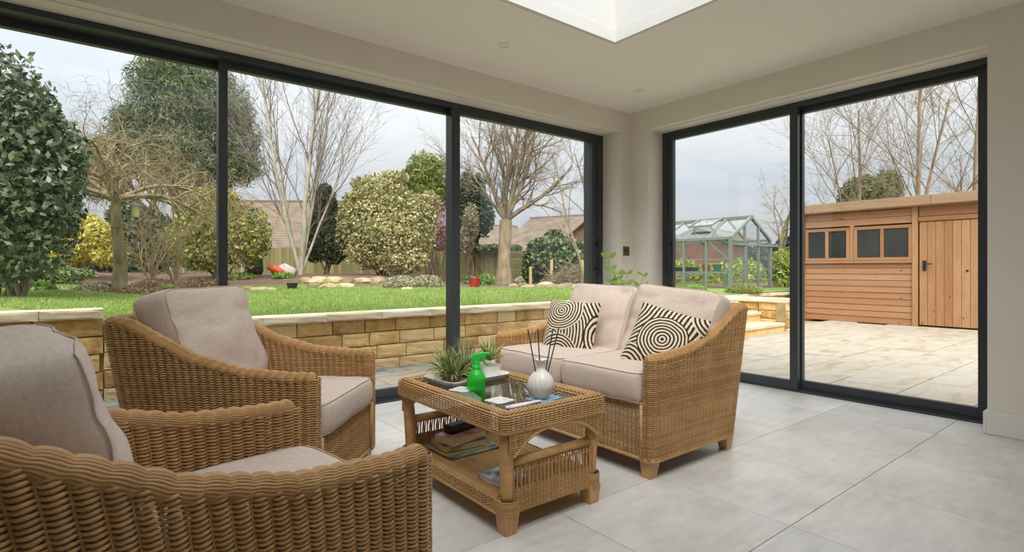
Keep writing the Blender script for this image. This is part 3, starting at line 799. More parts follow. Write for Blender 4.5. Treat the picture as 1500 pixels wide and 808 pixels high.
# short grass on the near lawn (uncountable)
ng = 150000
dd = 5.5 + 8.0*rng.random(ng)**1.15; px = rng.uniform(-60, 900, ng)
t_ = (px-CXP)/FPX; bx_, by_ = (CV+t_*SV)*dd, (SV-t_*CV)*dd
ok = (by_ > 5.56); bx_, by_ = bx_[ok], by_[ok]; ng = len(bx_)
bz_ = ground(bx_, by_); an = rng.uniform(0, 2*PI, ng); hh = rng.uniform(.02, .055, ng); w_ = rng.uniform(.004, .009, ng)
ca, sa = np.cos(an), np.sin(an); lx, ly = rng.normal(0, .02, ng), rng.normal(0, .02, ng)
V = np.stack([np.stack([bx_-ca*w_, by_-sa*w_, bz_-.005], -1), np.stack([bx_+ca*w_, by_+sa*w_, bz_-.005], -1), np.stack([bx_+lx, by_+ly, bz_+hh], -1)], 1).reshape(-1, 3)
M['blade'] = leaf_mat('grass_blade', [(.2, srgb(116, 142, 60)), (.5, srgb(146, 172, 84)), (.8, srgb(176, 192, 118))], .6, .3)
link('grass', mesh_np('grass', V, np.arange(ng*3).reshape(-1, 3), M['blade']), label='short green grass blades of the lawn', cat='grass', kind='stuff')
# base ground under the patio
MB().box(FX+.14, 40, -14, 6, -.4, -.075).box(-16, FX+.14, FY+.20, 5.5, -.4, -.075).box(-20, RX0-.3, -14, 6, -.4, -.075).box(RX0-.3, FX+.2, -14, RY0-.3, -.4, -.075) \
    .build('ground', M['mortar'], label='mortar bed under the patio paving', cat='ground', kind='structure')

# patio slabs
pat = empty('patio', (0, 0, -.03), label='cream sandstone slab patio outside the doors', cat='patio', kind='structure')
PZ = -.03; RWD = .512; slab_cache = {}
def slab(xa, xb, ya, yb):
    key = (round(xb-xa, 3), round(yb-ya, 3))
    if key not in slab_cache: slab_cache[key] = slab_mesh('slab', key[0]-.010, key[1]-.010, .045, M['slab'], .004)
    link('slab', slab_cache[key], pat, ((xa+xb)/2, (ya+yb)/2, rng.normal(0, .0012)))
LEN = .82
for r in range(-5, 8):
    ya = 1.55 + RWD*r; yb = ya+RWD
    xstart = FX+.15; off = (r*.37) % 1*LEN
    if yb > 5.02: break
    xa = xstart
    xb = xstart + off if off > .12 else xstart + LEN
    while xa < 11.9 and (xa+xb)/2 < 12:
        if not (xa > 7.6 and ya > 4.15 and xa < 9.5): slab(xa, min(xb, 11.95), ya, yb)
        xa = xb; xb = xa+LEN
for r in range(2):
    ya = FY+.215 + .50*r; yb = ya+.50; xa = -4.0 + .4*r
    while xa < FX+.15:
        xb = min(xa+LEN, FX+.15)
        if xb-xa > .1: slab(xa, xb, ya, yb)
        xa = xb
sett_me = slab_mesh('sett', .19, .095, .045, M['sett'], .005)
for xa in np.arange(-2.2, 7.6, .2):
    for yy in (5.03, 5.13, 5.23): link('sett', sett_me, pat, (xa+.1, yy, rng.normal(0, .001)))

# retaining wall of stone blocks with copings
gw = empty('garden_wall', (0, 5.3, 0), label='low coursed sandstone retaining wall with pale copings', cat='garden wall', kind='structure')
def rough_block(name, w, d, h, mat, seed, amp=.006):
    bm = bmesh.new(); bmesh.ops.create_cube(bm, size=1)
    bmesh.ops.subdivide_edges(bm, edges=bm.edges, cuts=4, use_grid_fill=True)
    for v in bm.verts:
        v.co = Vector((v.co.x*w, v.co.y*d, v.co.z*h)); s_ = Vector((seed*2.1, seed*.7, 0))
        mid = (abs(v.co.x) < w*.45) + (abs(v.co.z) < h*.45)
        v.co.y += (-.005 if mid == 2 else .003) + amp*1.3*noise.noise(v.co*9+s_) + amp*noise.noise(v.co*24+s_*3); v.co.x += amp*.4*noise.noise(v.co*7-s_); v.co.z += amp*.4*noise.noise(v.co*7+s_*2)
    me = bpy.data.meshes.new(name); bm.to_mesh(me); bm.free(); me.materials.append(mat); return me
BL = [.34, .42, .29, .47]
blk = {(i, s): rough_block('block', BL[i]-.012, .16, .130, M['block'], i*3+s, .008) for i in range(4) for s in range(2)}
def wall_run(x0, x1, y, ztop, rot=0, ox=0):
    """courses of blocks between x0 and x1 along x with the face at y (or along y when rot)"""
    body = MB()
    if rot: body.box(y+.03, y+.17, x0, x1, -.10, ztop-.07)
    else: body.box(x0, x1, y+.03, y+.19, -.10, ztop-.07)
    b_ = body.build('wall_core', M['mortar'], gw); b_.location = -gw.location
    zt = ztop-.072; c_ = 0
    while zt > -.05:
        x = x0 - (.13 if c_ % 2 else 0)
        while x < x1-.02:
            i = int(rng.integers(0, 4)); w_ = BL[i]
            xa, xb = max(x, x0), min(x+w_, x1)
            if xb-xa > .05:
                cx_ = (xa+xb)/2; sc_ = (xb-xa)/w_
                o = link('block', blk[(i, int(rng.integers(0, 2)))], gw)
                o.location = (Vector((y+.08, cx_, zt-.068)) if rot else Vector((cx_, y+.08, zt-.068))) - gw.location
                o.rotation_euler = (0, 0, -PI/2 if rot else 0); o.scale = (sc_, 1, 1)
            x += w_
        zt -= .141; c_ += 1
    x = x0
    while x < x1-.01:
        w_ = .58; xb = min(x+w_, x1); cx_ = (x+xb)/2
        me = rough_block('coping_stone', xb-x-.004, .28, .07, M['coping'], rng.integers(0, 50), .007)
        o = link('coping_stone', me, gw)
        o.location = (Vector((y+.085, cx_, ztop-.035)) if rot else Vector((cx_, y+.085, ztop-.035))) - gw.location
        o.rotation_euler = (0, 0, -PI/2 if rot else 0)
        x = xb
wall_run(-2.6, .10, 5.3, .690)
wall_run(.10, 7.70, 5.3, .560)
wall_run(9.12, 9.42, 4.20, .515)
wall_run(4.36, 5.7, 9.13, .515, rot=1)
wall_run(9.42, 14.0, 5.55, .515)
# stone steps up to the lawn
st = empty('stone_steps', (8.4, 4.2, 0), label='two broad stone steps leading up beside the garden wall', cat='steps', kind='structure')
def rel2(o, m): m.v = [(a-o.location.x, b-o.location.y, c_-o.location.z) for a, b, c_ in m.v]; return m
for ya, z1 in ((4.22, .115), (4.62, .275), (5.02, .435)):
    rel2(st, MB().box(7.72, 9.12, ya+.03, 5.7, -.08 if z1 < .2 else z1-.22, z1-.05)).build('riser', M['block'], st)
    rel2(st, MB().box(7.70, 9.10, ya, 5.7, z1-.05, z1)).build('tread', M['coping'], st, bevel=.012, seg=2)

# ================================================================== SHED
SHX, SY0, SY1 = 11.87, .60, 5.14
shed = empty('timber_shed', (SHX, 3.0, PZ), label='new honey timber garden shed with windows and plank door', cat='shed')
def shp(m): return rel2(shed, m)
SZ1 = 2.14; DY1 = 3.13; DY0 = 2.15
shp(MB().box(SHX+.03, SHX+2.4, SY0, SY1, PZ, SZ1)).build('shell', M['dark_in'], shed)
WZ0, WZ1 = 1.20, 1.80
bme = {}
def board(y0, y1, z0, z1, mat='shed_h', name='cladding_board', x=0.0, th=.022):
    key = (round(y1-y0, 3), round(z1-z0, 3), mat, round(th, 3), name)
    if key not in bme:
        m = MB(); w, h = (y1-y0)/2, (z1-z0)/2
        if name == 'cladding_board':   # tapered shiplap
            m.prism([(-th*.75, -h), (0, -h), (0, h), (-th*.25, h)], 'y', -w, w)
        else: m.box(-th, 0, -w, w, -h, h)
        bme[key] = m.mesh(name, M[mat], .0025)
    return link(name, bme[key], shed, (SHX - x - shed.location.x, (y0+y1)/2 - shed.location.y, (z0+z1)/2 - PZ))
NB = 10; bh_ = (WZ0-.05-PZ)/NB
for k in range(NB): board(DY1+.09, SY1, PZ+k*bh_+.002, PZ+(k+1)*bh_-.002)
for k in range(2): board(DY1+.09, SY1, WZ1+.06+k*.135, WZ1+.06+(k+1)*.135-.004)
board(DY1, DY1+.085, PZ, SZ1, 'shed_v', 'corner_post', 0, .045)
board(SY1-.05, SY1, PZ, SZ1, 'shed_v', 'corner_post', 0, .045)
# two window units, each with two panes
wy = [DY1+.088, DY1+1.04, DY1+1.12, DY1+2.0]
for (ya, yb) in ((wy[0], wy[1]), (wy[2], min(wy[3], SY1-.06))):
    fr = empty('window', (0, 0, 0)); fr.parent = shed
    mid_ = (ya+yb)/2
    for (a, b_, z0, z1) in ((ya, yb, WZ0-.03, WZ0+.03), (ya, yb, WZ1-.03, WZ1+.03), (ya, ya+.055, WZ0+.03, WZ1-.03), (yb-.055, yb, WZ0+.03, WZ1-.03), (mid_-.028, mid_+.028, WZ0+.03, WZ1-.03)):
        rel2(shed, MB().box(SHX-.04, SHX+.0, a, b_, z0, z1)).build('window_bar', M['shed_h'], fr, bevel=.003)
    for a, b_ in ((ya+.05, mid_-.026), (mid_+.026, yb-.05)):
        rel2(shed, MB().box(SHX-.014, SHX-.006, a, b_, WZ0+.025, WZ1-.025)).build('pane', M['shed_pane'], fr)
board(DY1+.09, SY1, WZ0-.075, WZ0-.035, 'shed_h', 'sill', 0, .055)
for ya in (wy[1]+.002, ): board(ya, wy[2]-.002, WZ0-.03, WZ1+.06, 'shed_v', 'mullion_board', 0, .02)
# door of tongue-and-groove planks
dr = empty('door', (0, 0, 0)); dr.parent = shed
npk = 8; pw = (DY1-.02-DY0)/npk
for k in range(npk):
    o = board(DY0+k*pw+.0025, DY0+(k+1)*pw-.0025, PZ+.03, 1.86, 'shed_v', 'plank', .008, .02); o.parent = dr
m = MB().box(SHX-.050, SHX-.028, DY1-.125, DY1-.075, .98, 1.16).tube([(SHX-.05, DY1-.10, 1.10), (SHX-.085, DY1-.10, 1.10), (SHX-.085, DY1-.22, 1.10)], .010, 8)
rel2(shed, m).build('handle', M['alu_black'], dr)
rel2(shed, MB().lathe([(.018, 0), (.018, .012)], 12)).build('key_escutcheon', M['alu_black'], dr)
bpy.context.view_layer.update()
ke = [o for o in dr.children if o.name.startswith('key')][0]
ke.data.transform(Matrix.Translation(shed.location) ); ke.data.transform(Matrix.Rotation(-PI/2, 4, 'Y')); ke.location = (-.03, DY0+.28-shed.location.y, .98-PZ)
board(DY0-.05, DY1-.012, 1.87, 1.95, 'shed_h', 'door_head', 0, .05)
board(DY0-.05, DY1-.012, 1.96, SZ1-.0, 'shed_h', 'cladding_board', 0, .022)
for k in range(14): board(SY0, DY0-.06, PZ+k*.155, PZ+(k+1)*.155-.003)
# mono-pitch roof with a deep fascia
rf = rel2(shed, MB().hexa([(SHX-.16, SY0-.1, 2.22), (SHX+2.5, SY0-.1, 2.02), (SHX+2.5, SY1+.08, 2.02), (SHX-.16, SY1+.08, 2.22)], [(SHX-.16, SY0-.1, 2.30), (SHX+2.5, SY0-.1, 2.10), (SHX+2.5, SY1+.08, 2.10), (SHX-.16, SY1+.08, 2.30)])).build('roof', M['dark_in'], shed)
for ya, yb in ((SY0-.1, 2.9), (2.905, SY1+.09)):
    rel2(shed, MB().box(SHX-.185, SHX-.16, ya, yb, 2.155, 2.325)).build('fascia_board', M['shed_fascia'], shed, bevel=.004)
rel2(shed, MB().box(SHX-.16, SHX+.01, SY0-.1, SY1+.08, 2.14, 2.19)).build('soffit_board', M['shed_h'], shed)

# ================================================================== GREENHOUSE
M['gh_alu'] = simple('green_coated_aluminium', srgb(128, 138, 128), .45, srgb(116, 126, 118), 3)
GX, GY, GW, GL, GZ0, GZE, GZR = 12.0, 6.85, 1.92, 2.55, .46, 1.752, 2.30
gh = empty('greenhouse', (GX, GY, GZ0), label='green metal framed greenhouse beyond the garden wall', cat='greenhouse')
def bar(p0, p1, r=.02, name='glazing_bar', parent=None):
    p0, p1 = Vector(p0), Vector(p1); d = (p1-p0); L_ = d.length
    m = MB().box(-r, r, -r, r, 0, L_); me = m.mesh(name, M['gh_alu'])
    o = link(name, me, parent or gh); q_ = d.to_track_quat('Z', 'Y')
    o.rotation_mode = 'QUATERNION'; o.rotation_quaternion = q_; o.location = p0 - gh.location
    return o
def pane(poly, name='pane'):
    """thin glass sheet from coplanar corners"""
    a, b_, c_ = [Vector(p) for p in poly[:3]]; nrm = (b_-a).cross(c_-a).normalized()*.002
    m = MB(); n_ = len(poly); m.v = [tuple(Vector(p)-nrm-gh.location) for p in poly] + [tuple(Vector(p)+nrm-gh.location) for p in poly]
    m.f = [tuple(reversed(range(n_))), tuple(range(n_, 2*n_))] + [(i, (i+1) % n_, n_+(i+1) % n_, n_+i) for i in range(n_)]
    m.build(name, M['glass_gh'], gh)
x0, x1, xm, y0, y1 = GX, GX+GW, GX+GW/2, GY, GY+GL
for (X, Y) in ((x0, y0), (x1, y0), (x0, y1), (x1, y1)): bar((X, Y, GZ0), (X, Y, GZE), .034, 'corner_post')
for z in (GZ0+.03, GZE):
    for a, b_ in (((x0, y0), (x0, y1)), ((x1, y0), (x1, y1)), ((x0, y1), (x1, y1))): bar((*a, z), (*b_, z), .030, 'eaves_rail' if z > 1 else 'base_rail')
bar((x0, y0, GZ0+.03), (x1, y0, GZ0+.03), .03, 'base_rail')
bar((xm, y0-.05, GZR), (xm, y1+.05, GZR), .040, 'ridge_bar')
nb = 4
for k in range(nb+1):
    Y = y0 + GL*k/nb
    for X in (x0, x1):
        if 0 < k < nb: bar((X, Y, GZ0), (X, Y, GZE), .022)
        bar((X, Y, GZE), (xm, Y, GZR), .022 if 0 < k < nb else .032, 'roof_bar')
for k in range(nb):
    ya, yb = y0+GL*k/nb+.022, y0+GL*(k+1)/nb-.022
    for X in (x0, x1):
        pane([(X, ya, GZ0+.06), (X, yb, GZ0+.06), (X, yb, GZE-.03), (X, ya, GZE-.03)])
        pane([(X, ya, GZE+.02), (X, yb, GZE+.02), (xm, yb, GZR), (xm, ya, GZR)], 'roof_pane')
# gable ends: the near one has the sliding door
for Y in (y0, y1):
    for X in ((x0+GW*.34, x0+GW*.68) if Y == y0 else (x0+GW*.33, x0+GW*.66)):
        zt_ = GZE + (GZR-GZE)*(1-abs(X-xm)/(GW/2)); bar((X, Y, GZ0), (X, Y, zt_), .026)
    bar((x0, Y, GZE-.14), (x1+ (.34 if Y == y0 else 0), Y-(.04 if Y == y0 else 0), GZE-.14), .022, 'cross_bar')
    for xa, xb in ((x0, x0+GW*.34), (x0+GW*.34, x0+GW*.68), (x0+GW*.68, x1)):
        za, zb = [GZE + (GZR-GZE)*(1-abs(X-xm)/(GW/2)) for X in (xa, xb)]
        top_ = [(xb-.02, Y, zb-.03)] + ([(xm, Y, GZR-.04)] if xa < xm < xb else []) + [(xa+.02, Y, za-.03)]
        pane([(xa+.02, Y, GZ0+.06), (xb-.02, Y, GZ0+.06)] + top_)
for z in (.92, 1.25): bar((x0, y0+.02, z), (x0, y1, z), .012, 'stay_bar')
# diagonal corner braces and an open roof vent
bar((x0+.02, y0+.02, 1.2), (x0+.02, y0+.62, GZE-.05), .014, 'brace'); bar((x0+.02, y1-.02, 1.2), (x0+.02, y1-.62, GZE-.05), .014, 'brace')
vy0, vy1 = y0+GL*.30, y0+GL*.55
vx, vz = x0+.42, GZE+(GZR-GZE)*.44+.12
for a, b_ in (((xm-.03, vy0, GZR+.03), (vx, vy0, vz)), ((xm-.03, vy1, GZR+.03), (vx, vy1, vz)), ((vx, vy0, vz), (vx, vy1, vz))): bar(a, b_, .024, 'vent_frame')
pane([(xm-.03, vy0, GZR+.03), (xm-.03, vy1, GZR+.03), (vx, vy1, vz), (vx, vy0, vz)], 'vent_pane')
# staging shelf inside with pots
sh = empty('staging_bench', (x0+.35, y0+1.2, GZ0), label='slim staging bench inside the greenhouse', cat='bench')
def rel3(o, m): return rel2(o, m)
rel3(sh, MB().box(x0+.10, x0+.55, y0+.1, y1-.1, .93, .96)).build('bench_top', M['gh_alu'], sh)
for yy in (y0+.15, y0+1.2, y1-.15): rel3(sh, MB().box(x0+.12, x0+.15, yy, yy+.03, GZ0, .93)).build('leg', M['gh_alu'], sh)
def pot(name, c, r, h, mat, **kw):
    m = MB().lathe([(r*.72, 0), (r, h*.9), (r*1.06, h*.9), (r*1.06, h), (r*.95, h), (r*.92, h*.82)], 18)
    return link(name, m.mesh(name, mat, smooth=False), None, c, **kw)
M['red_pot'] = simple('red_glaze', srgb(176, 54, 42), .4, srgb(150, 44, 38), 5)
M['green_pot'] = simple('green_plastic', srgb(52, 120, 88), .5)
M['black_pot'] = simple('black_plastic', srgb(40, 42, 42), .5)
pot('plant_pot', (x0+.28, y0+.82, .96), .10, .16, M['red_pot'], label='small bright red pot on the greenhouse bench', cat='pot')
pot('plant_pot', (x0+.30, y0+.52, .96), .11, .17, M['green_pot'], label='small green plastic pot on the greenhouse bench', cat='pot')
o = MB().box(-.16, .16, -.45, .45, 0, .10).build('seed_tray', M['black_pot'], None, bevel=.01, label='black seed tray on the greenhouse bench', cat='tray'); o.location = (x0+.32, y0+1.6, .96)

# ================================================================== PLANTING
def unit(v): return v/np.maximum(np.linalg.norm(v, axis=-1, keepdims=True), 1e-9)
def leaves(blobs, n, size, aspect=.5, shell=.5, out=.6, droop=0.0, jit=.35, origin=(0, 0, 0), up=0.0, lump=.0):
    """leaf blades scattered through ellipsoids; blobs: (x,y,z,rx,ry,rz)"""
    B = np.array(blobs, float); wts = (B[:, 3]*B[:, 4]*B[:, 5])**(2/3); wts /= wts.sum()
    bi = rng.choice(len(B), n, p=wts); D = unit(rng.normal(size=(n, 3)))
    r = shell + (1-shell)*rng.random(n)**.5
    if lump:
        r = r*(1 + lump*np.sin(D[:, 0]*9+bi)*np.sin(D[:, 1]*8+2*bi)*np.sin(D[:, 2]*9))
    P = B[bi, :3] + D*B[bi, 3:]*r[:, None]
    nrm = unit(D*out + rng.normal(size=(n, 3))*(1-out*.5) + np.array([0, 0, up]))
    t = unit(np.cross(nrm, unit(rng.normal(size=(n, 3))))); t[:, 2] -= droop; t = unit(t)
    s_ = unit(np.cross(nrm, t)); L_ = size*rng.uniform(1-jit, 1+jit, n); w = L_*aspect/2
    O = np.array(origin)
    V = np.stack([P - t*(L_/2)[:, None], P + s_*w[:, None] - nrm*(w*.3)[:, None], P + t*(L_/2)[:, None], P - s_*w[:, None] - nrm*(w*.3)[:, None]], 1).reshape(-1, 3) - O
    return V, np.arange(n*4).reshape(-1, 4)
def segs_mesh(name, segs, mat, k=4, origin=(0, 0, 0)):
    """tapered prisms from (p0, p1, r0, r1) rows"""
    A = np.array([np.concatenate([a, b_, [r0, r1]]) for a, b_, r0, r1 in segs]); p0, p1 = A[:, :3]-np.array(origin), A[:, 3:6]-np.array(origin)
    t = unit(p1-p0); a = np.where(np.abs(t[:, 2:3]) > .8, [[1., 0, 0]], [[0, 0, 1.]]); e1 = unit(np.cross(t, a)); e2 = np.cross(t, e1)
    an = np.arange(k)*2*PI/k; ring = np.cos(an)[None, :, None]*e1[:, None, :] + np.sin(an)[None, :, None]*e2[:, None, :]
    V = np.concatenate([p0[:, None, :] + ring*A[:, 6][:, None, None], p1[:, None, :] + ring*A[:, 7][:, None, None]], 1).reshape(-1, 3)
    b_ = np.arange(len(A))[:, None]*2*k; i = np.arange(k)[None, :]; j = (i+1) % k
    F = np.stack([b_+i, b_+j, b_+k+j, b_+k+i], -1).reshape(-1, 4)
    return mesh_np(name, V, F, mat, True)
def grow(segs, p, d, L_, r, lvl, spec, R):
    """spec per level: (segments, wiggle, up-pull, children, angle, length ratio, radius ratio, first child at)"""
    ns_, wig, pull, nc, ang, lr, rr, first = spec[lvl]
    step = L_/ns_; pts = [p]; dirs = [d]; rs = [r]; last = lvl == len(spec)-1
    for i in range(ns_):
        d = d + R.normal(size=3)*wig + np.array([0, 0, pull]); d = d/np.linalg.norm(d)
        p2 = p + d*step; r2 = r*(1 - (.75 if last else .62)*((i+1)/ns_)**.8)
        segs[min(lvl, 1)].append((p, p2, rs[-1], r2)); p = p2; pts.append(p); dirs.append(d); rs.append(r2)
    if last: return
    for c_ in range(nc):
        f = first + (1-first)*(c_+R.random()*.8)/nc; k = min(ns_, max(1, int(round(f*ns_))))
        ax = R.normal(size=3); ax -= dirs[k]*ax.dot(dirs[k]); ax /= np.linalg.norm(ax)
        a = math.radians(ang*R.uniform(.6, 1.3)); nd = dirs[k]*math.cos(a) + ax*math.sin(a)
        grow(segs, pts[k], nd, L_*lr*R.uniform(.7, 1.2), max(rs[k]*rr, .004), lvl+1, spec, R)
def bare(name, base, stems, spec, mat, seed, label, cat='tree', group=None, twig=None, k1=4):
    R = np.random.default_rng(seed); segs = {0: [], 1: []}
    for (d, L_, r) in stems: grow(segs, np.array(base, float), unit(np.array(d, float)), L_, r, 0, spec, R)
    root = empty(name, base, label=label, cat=cat, group=group)
    link('trunk', segs_mesh('trunk', segs[0], mat, 10, base), root)
    if segs[1]: link('branches', segs_mesh('branches', segs[1], twig or mat, k1, base), root)
    return root, segs
def shrub(name, base, blobs, n, size, mat, label, cat='bush', stems=6, stem_r=.03, bark='bark', group=None, **kw):
    """blobs are given as (px, depth, py, half-width px, half-height px): projected through the photo at a chosen distance"""
    BB = []
    for (px, d, py, hw, hh) in blobs:
        c_ = atd(px, d, zat(py, d)); BB.append((*c_, hw/FPX*d, hw/FPX*d*.9, hh/FPX*d))
    root = empty(name, base, label=label, cat=cat, group=group)
    V, F = leaves(BB, n, size, origin=base, **kw)
    link('foliage', mesh_np('foliage', V, F, mat), root, kind='stuff')
    segs = []; R = np.random.default_rng(int(abs(base[0]*100)) + 5)
    for i in range(stems):
        b_ = BB[i % len(BB)]; e = np.array(b_[:3]) + R.normal(size=3)*np.array(b_[3:])*.35; s0 = np.array(base) + np.array([R.normal()*.12, R.normal()*.12, -.03])
        m1 = s0*.55 + e*.45 + R.normal(size=3)*.08
        segs += [(s0, m1, stem_r, stem_r*.7), (m1, e, stem_r*.7, stem_r*.3)]
    link('stems', segs_mesh('stems', segs, M[bark], 6, base), root)
    return root
def gbase(px, d):
    p = atd(px, d, 0); return (p[0], p[1], float(ground(p[0], p[1])))
LM = lambda nm, *cols, **kw: leaf_mat(nm, [(.15 + .7*i/(len(cols)-1), srgb(*[min(255, q_*1.16) for q_ in c_])) for i, c_ in enumerate(cols)], **kw)
M['lf_camellia'] = LM('camellia_leaf', (38, 50, 36), (62, 76, 52), (86, 100, 74), (108, 116, 88), rough=.32, trans=.12)
M['lf_pine'] = LM('pine_needles', (58, 70, 48), (86, 98, 66), (116, 124, 88), trans=.15)
M['lf_yellow'] = LM('golden_leaf', (104, 112, 54), (150, 146, 68), (190, 176, 84), (200, 190, 112), trans=.3)
M['lf_gold'] = LM('mottled_yellow_green_leaf', (60, 76, 42), (98, 110, 56), (146, 144, 68), (184, 170, 82), trans=.25)
M['lf_dark'] = LM('dark_evergreen_leaf', (34, 46, 34), (54, 68, 46), (78, 92, 62), trans=.12)
M['lf_var'] = LM('variegated_leaf', (92, 94, 60), (132, 128, 86), (168, 160, 114), (196, 188, 144), trans=.2)
M['lf_pink'] = LM('pink_blossom', (126, 98, 96), (158, 124, 124), (178, 150, 146), trans=.3)
M['lf_conifer'] = LM('fresh_conifer', (70, 84, 40), (112, 122, 58), (146, 150, 80), trans=.2)
M['lf_ivy'] = LM('ivy_leaf', (42, 58, 36), (72, 90, 52), (104, 120, 74), (128, 136, 92), trans=.15)
M['lf_lime'] = LM('lime_leaf', (88, 110, 44), (140, 152, 62), (182, 184, 88), trans=.3)
M['lf_grey'] = LM('silver_heather', (112, 104, 84), (144, 136, 112), (170, 164, 136), trans=.2)
M['lf_brown'] = LM('dry_brown_leaf', (92, 70, 54), (128, 100, 76), (150, 124, 96), trans=.2)
M['lf_green'] = LM('fresh_green_leaf', (70, 98, 40), (108, 138, 56), (142, 166, 80), trans=.3)
M['lf_white'] = LM('pale_flower', (206, 204, 150), (228, 224, 190), trans=.3)
M['lf_orange'] = LM('yellow_flower', (214, 168, 30), (232, 196, 60), trans=.2)

# big camellia at the left
b0 = gbase(20, 7.6)
shrub('camellia_bush', b0, [(-10, 7.6, 190, 82, 130), (30, 7.4, 250, 78, 110), (10, 7.2, 330, 86, 90), (85, 7.6, 225, 40, 55), (70, 7.3, 290, 48, 60), (-70, 7.8, 240, 90, 160), (40, 7.4, 175, 40, 60)],
      15000, .105, M['lf_camellia'], 'tall glossy dark camellia at the left edge of the lawn', stems=9, stem_r=.035, aspect=.52, shell=.45, out=.55, droop=.35, lump=.10)
# weeping tree with a feeder
b1 = gbase(174, 10.4)
R = np.random.default_rng(44); sg0 = []; sg1 = []
p = np.array(b1) + [0, 0, -.05]; htr = zat(288, 10.4) - b1[2]
tr = [p, p+[.03, .02, htr*.35], p+[-.03, 0, htr*.7], p+[-.05, .02, htr]]
for i in range(3): sg0.append((tr[i], tr[i+1], .135-.02*i, .135-.02*(i+1)))
top = tr[-1]
def weep(p, d, L_, r, lvl):
    ns_ = 7; pr = r
    for i in range(ns_):
        d = d + R.normal(size=3)*(.17 if lvl < 2 else .13) + np.array([0, 0, (.0 if i < 2 else -.15) if lvl == 0 else (-.06 if i < 2 else -.17)]); d /= np.linalg.norm(d)
        p2 = p + d*L_/ns_; r2 = r*(1-.7*(i+1)/ns_); sg1.append((p, p2, pr, r2)); p = p2; pr = r2
        if lvl < 3 and i >= (1 if lvl == 0 else 2):
            for _ in range((2, 2, 1)[lvl]):
                a = R.normal(size=3); a -= d*a.dot(d); a /= np.linalg.norm(a); nd = unit(d*.55 + a*.8 + np.array([0, 0, .25 if lvl < 2 else -.1]))
                weep(p, nd, L_*R.uniform(.36, .58), max(r2*.55, .0035), lvl+1)
for k in range(11):
    a = 2*PI*k/11 + R.random()*.4; weep(top, unit(np.array([math.cos(a), math.sin(a), .40+.4*R.random()])), 1.95*R.uniform(.8, 1.15), .062, 0)
wt = empty('weeping_tree', b1, label='bare weeping tree with a mop of twisted twigs on the lawn', cat='tree')
M['bark_twig'] = bark_mat('pale_twig', srgb(128, 110, 82), srgb(178, 158, 124), 10)
link('trunk', segs_mesh('trunk', sg0, M['bark_moss'], 12, b1), wt); link('branches', segs_mesh('branches', sg1, M['bark_twig'], 3, b1), wt)
# bird feeder hanging from it
fp_ = atd(199, 10.0, zat(318, 10.0))
fd = empty('bird_feeder', fp_, label='small seed tube feeder hanging from the weeping tree', cat='bird feeder')
MB().lathe([(.05, .0), (.055, .03), (.055, .20), (.05, .21)], 12).build('seed_tube', M['timber'], fd)
MB().lathe([(.085, .21), (.08, .225), (.02, .27)], 12).build('cap', M['sett'], fd); MB().tube([(0, 0, .26), (0, 0, .95)], .004, 4).build('hanger', M['alu_black'], fd)
# tall pine behind
b2 = gbase(262, 23)
shrub('pine_tree', b2, [(255, 23, 160, 60, 85), (205, 23, 205, 45, 55), (165, 23, 225, 32, 30), (300, 23, 150, 60, 65), (345, 23.5, 205, 36, 45), (235, 22.5, 120, 42, 44), (285, 23, 235, 85, 50), (180, 22.5, 175, 16, 22), (352, 23, 165, 20, 30), (355, 23, 245, 30, 25), (150, 22.5, 265, 35, 30)],
      42000, .30, M['lf_pine'], 'tall grey-green pine rising behind the weeping tree', 'tree', stems=8, stem_r=.14, aspect=.13, shell=.30, out=.4, lump=.30)
# golden shrubs
b3 = gbase(115, 14.5)
shrub('golden_shrub', b3, [(110, 14.5, 365, 42, 26), (150, 14.2, 345, 26, 22), (75, 14.8, 380, 24, 18), (120, 14.5, 330, 30, 18), (160, 14.3, 372, 24, 20)], 6500, .11, M['lf_yellow'], 'bright golden shrub behind the weeping tree trunk', stems=6, aspect=.5, lump=.12)
b4 = gbase(325, 15.0)
shrub('mottled_shrub', b4, [(318, 15, 335, 52, 55), (280, 14.8, 355, 34, 40), (360, 15, 345, 36, 48), (315, 15, 298, 38, 26), (300, 14.6, 375, 34, 22)], 11000, .12, M['lf_gold'], 'large rounded yellow-green shrub in front of the tiled roof', stems=7, aspect=.5, lump=.14)
b5 = gbase(60, 13)
shrub('green_undergrowth', b5, [(55, 13, 395, 40, 16), (30, 12.5, 385, 30, 30), (100, 13, 402, 34, 10)], 3600, .10, M['lf_ivy'], 'dark green undergrowth below the camellia', stems=4, aspect=.5)
b5 = gbase(220, 18)
shrub('dark_shrub', b5, [(215, 18.5, 345, 40, 42), (245, 18, 365, 26, 26), (190, 18.5, 320, 30, 30)], 5200, .16, M['lf_dark'], 'dark shrub behind the bird feeder', stems=4, aspect=.5, lump=.1)
# thicket of bare twigs between the trunk and the mottled shrub
spec_th = [(5, .16, .05, 7, 38, .55, .6, .15), (4, .2, .03, 4, 40, .6, .6, .2), (3, .22, .02, 0, 0, 0, 0, 0)]
bare('bare_shrub', gbase(222, 12.6), [((.25*math.cos(k), .25*math.sin(k), 1), 1.5, .022) for k in range(7)], spec_th, M['bark_twig'], 9, 'leafless twiggy shrub right of the weeping tree trunk', 'bush', k1=3)
bare('bare_shrub', gbase(255, 13.2), [((.35*math.cos(k*1.3), .35*math.sin(k*1.3), 1), 1.2, .02) for k in range(6)], spec_th, M['bark_twig'], 19, 'leafless arching shrub left of the mottled yellow shrub', 'bush', k1=3)
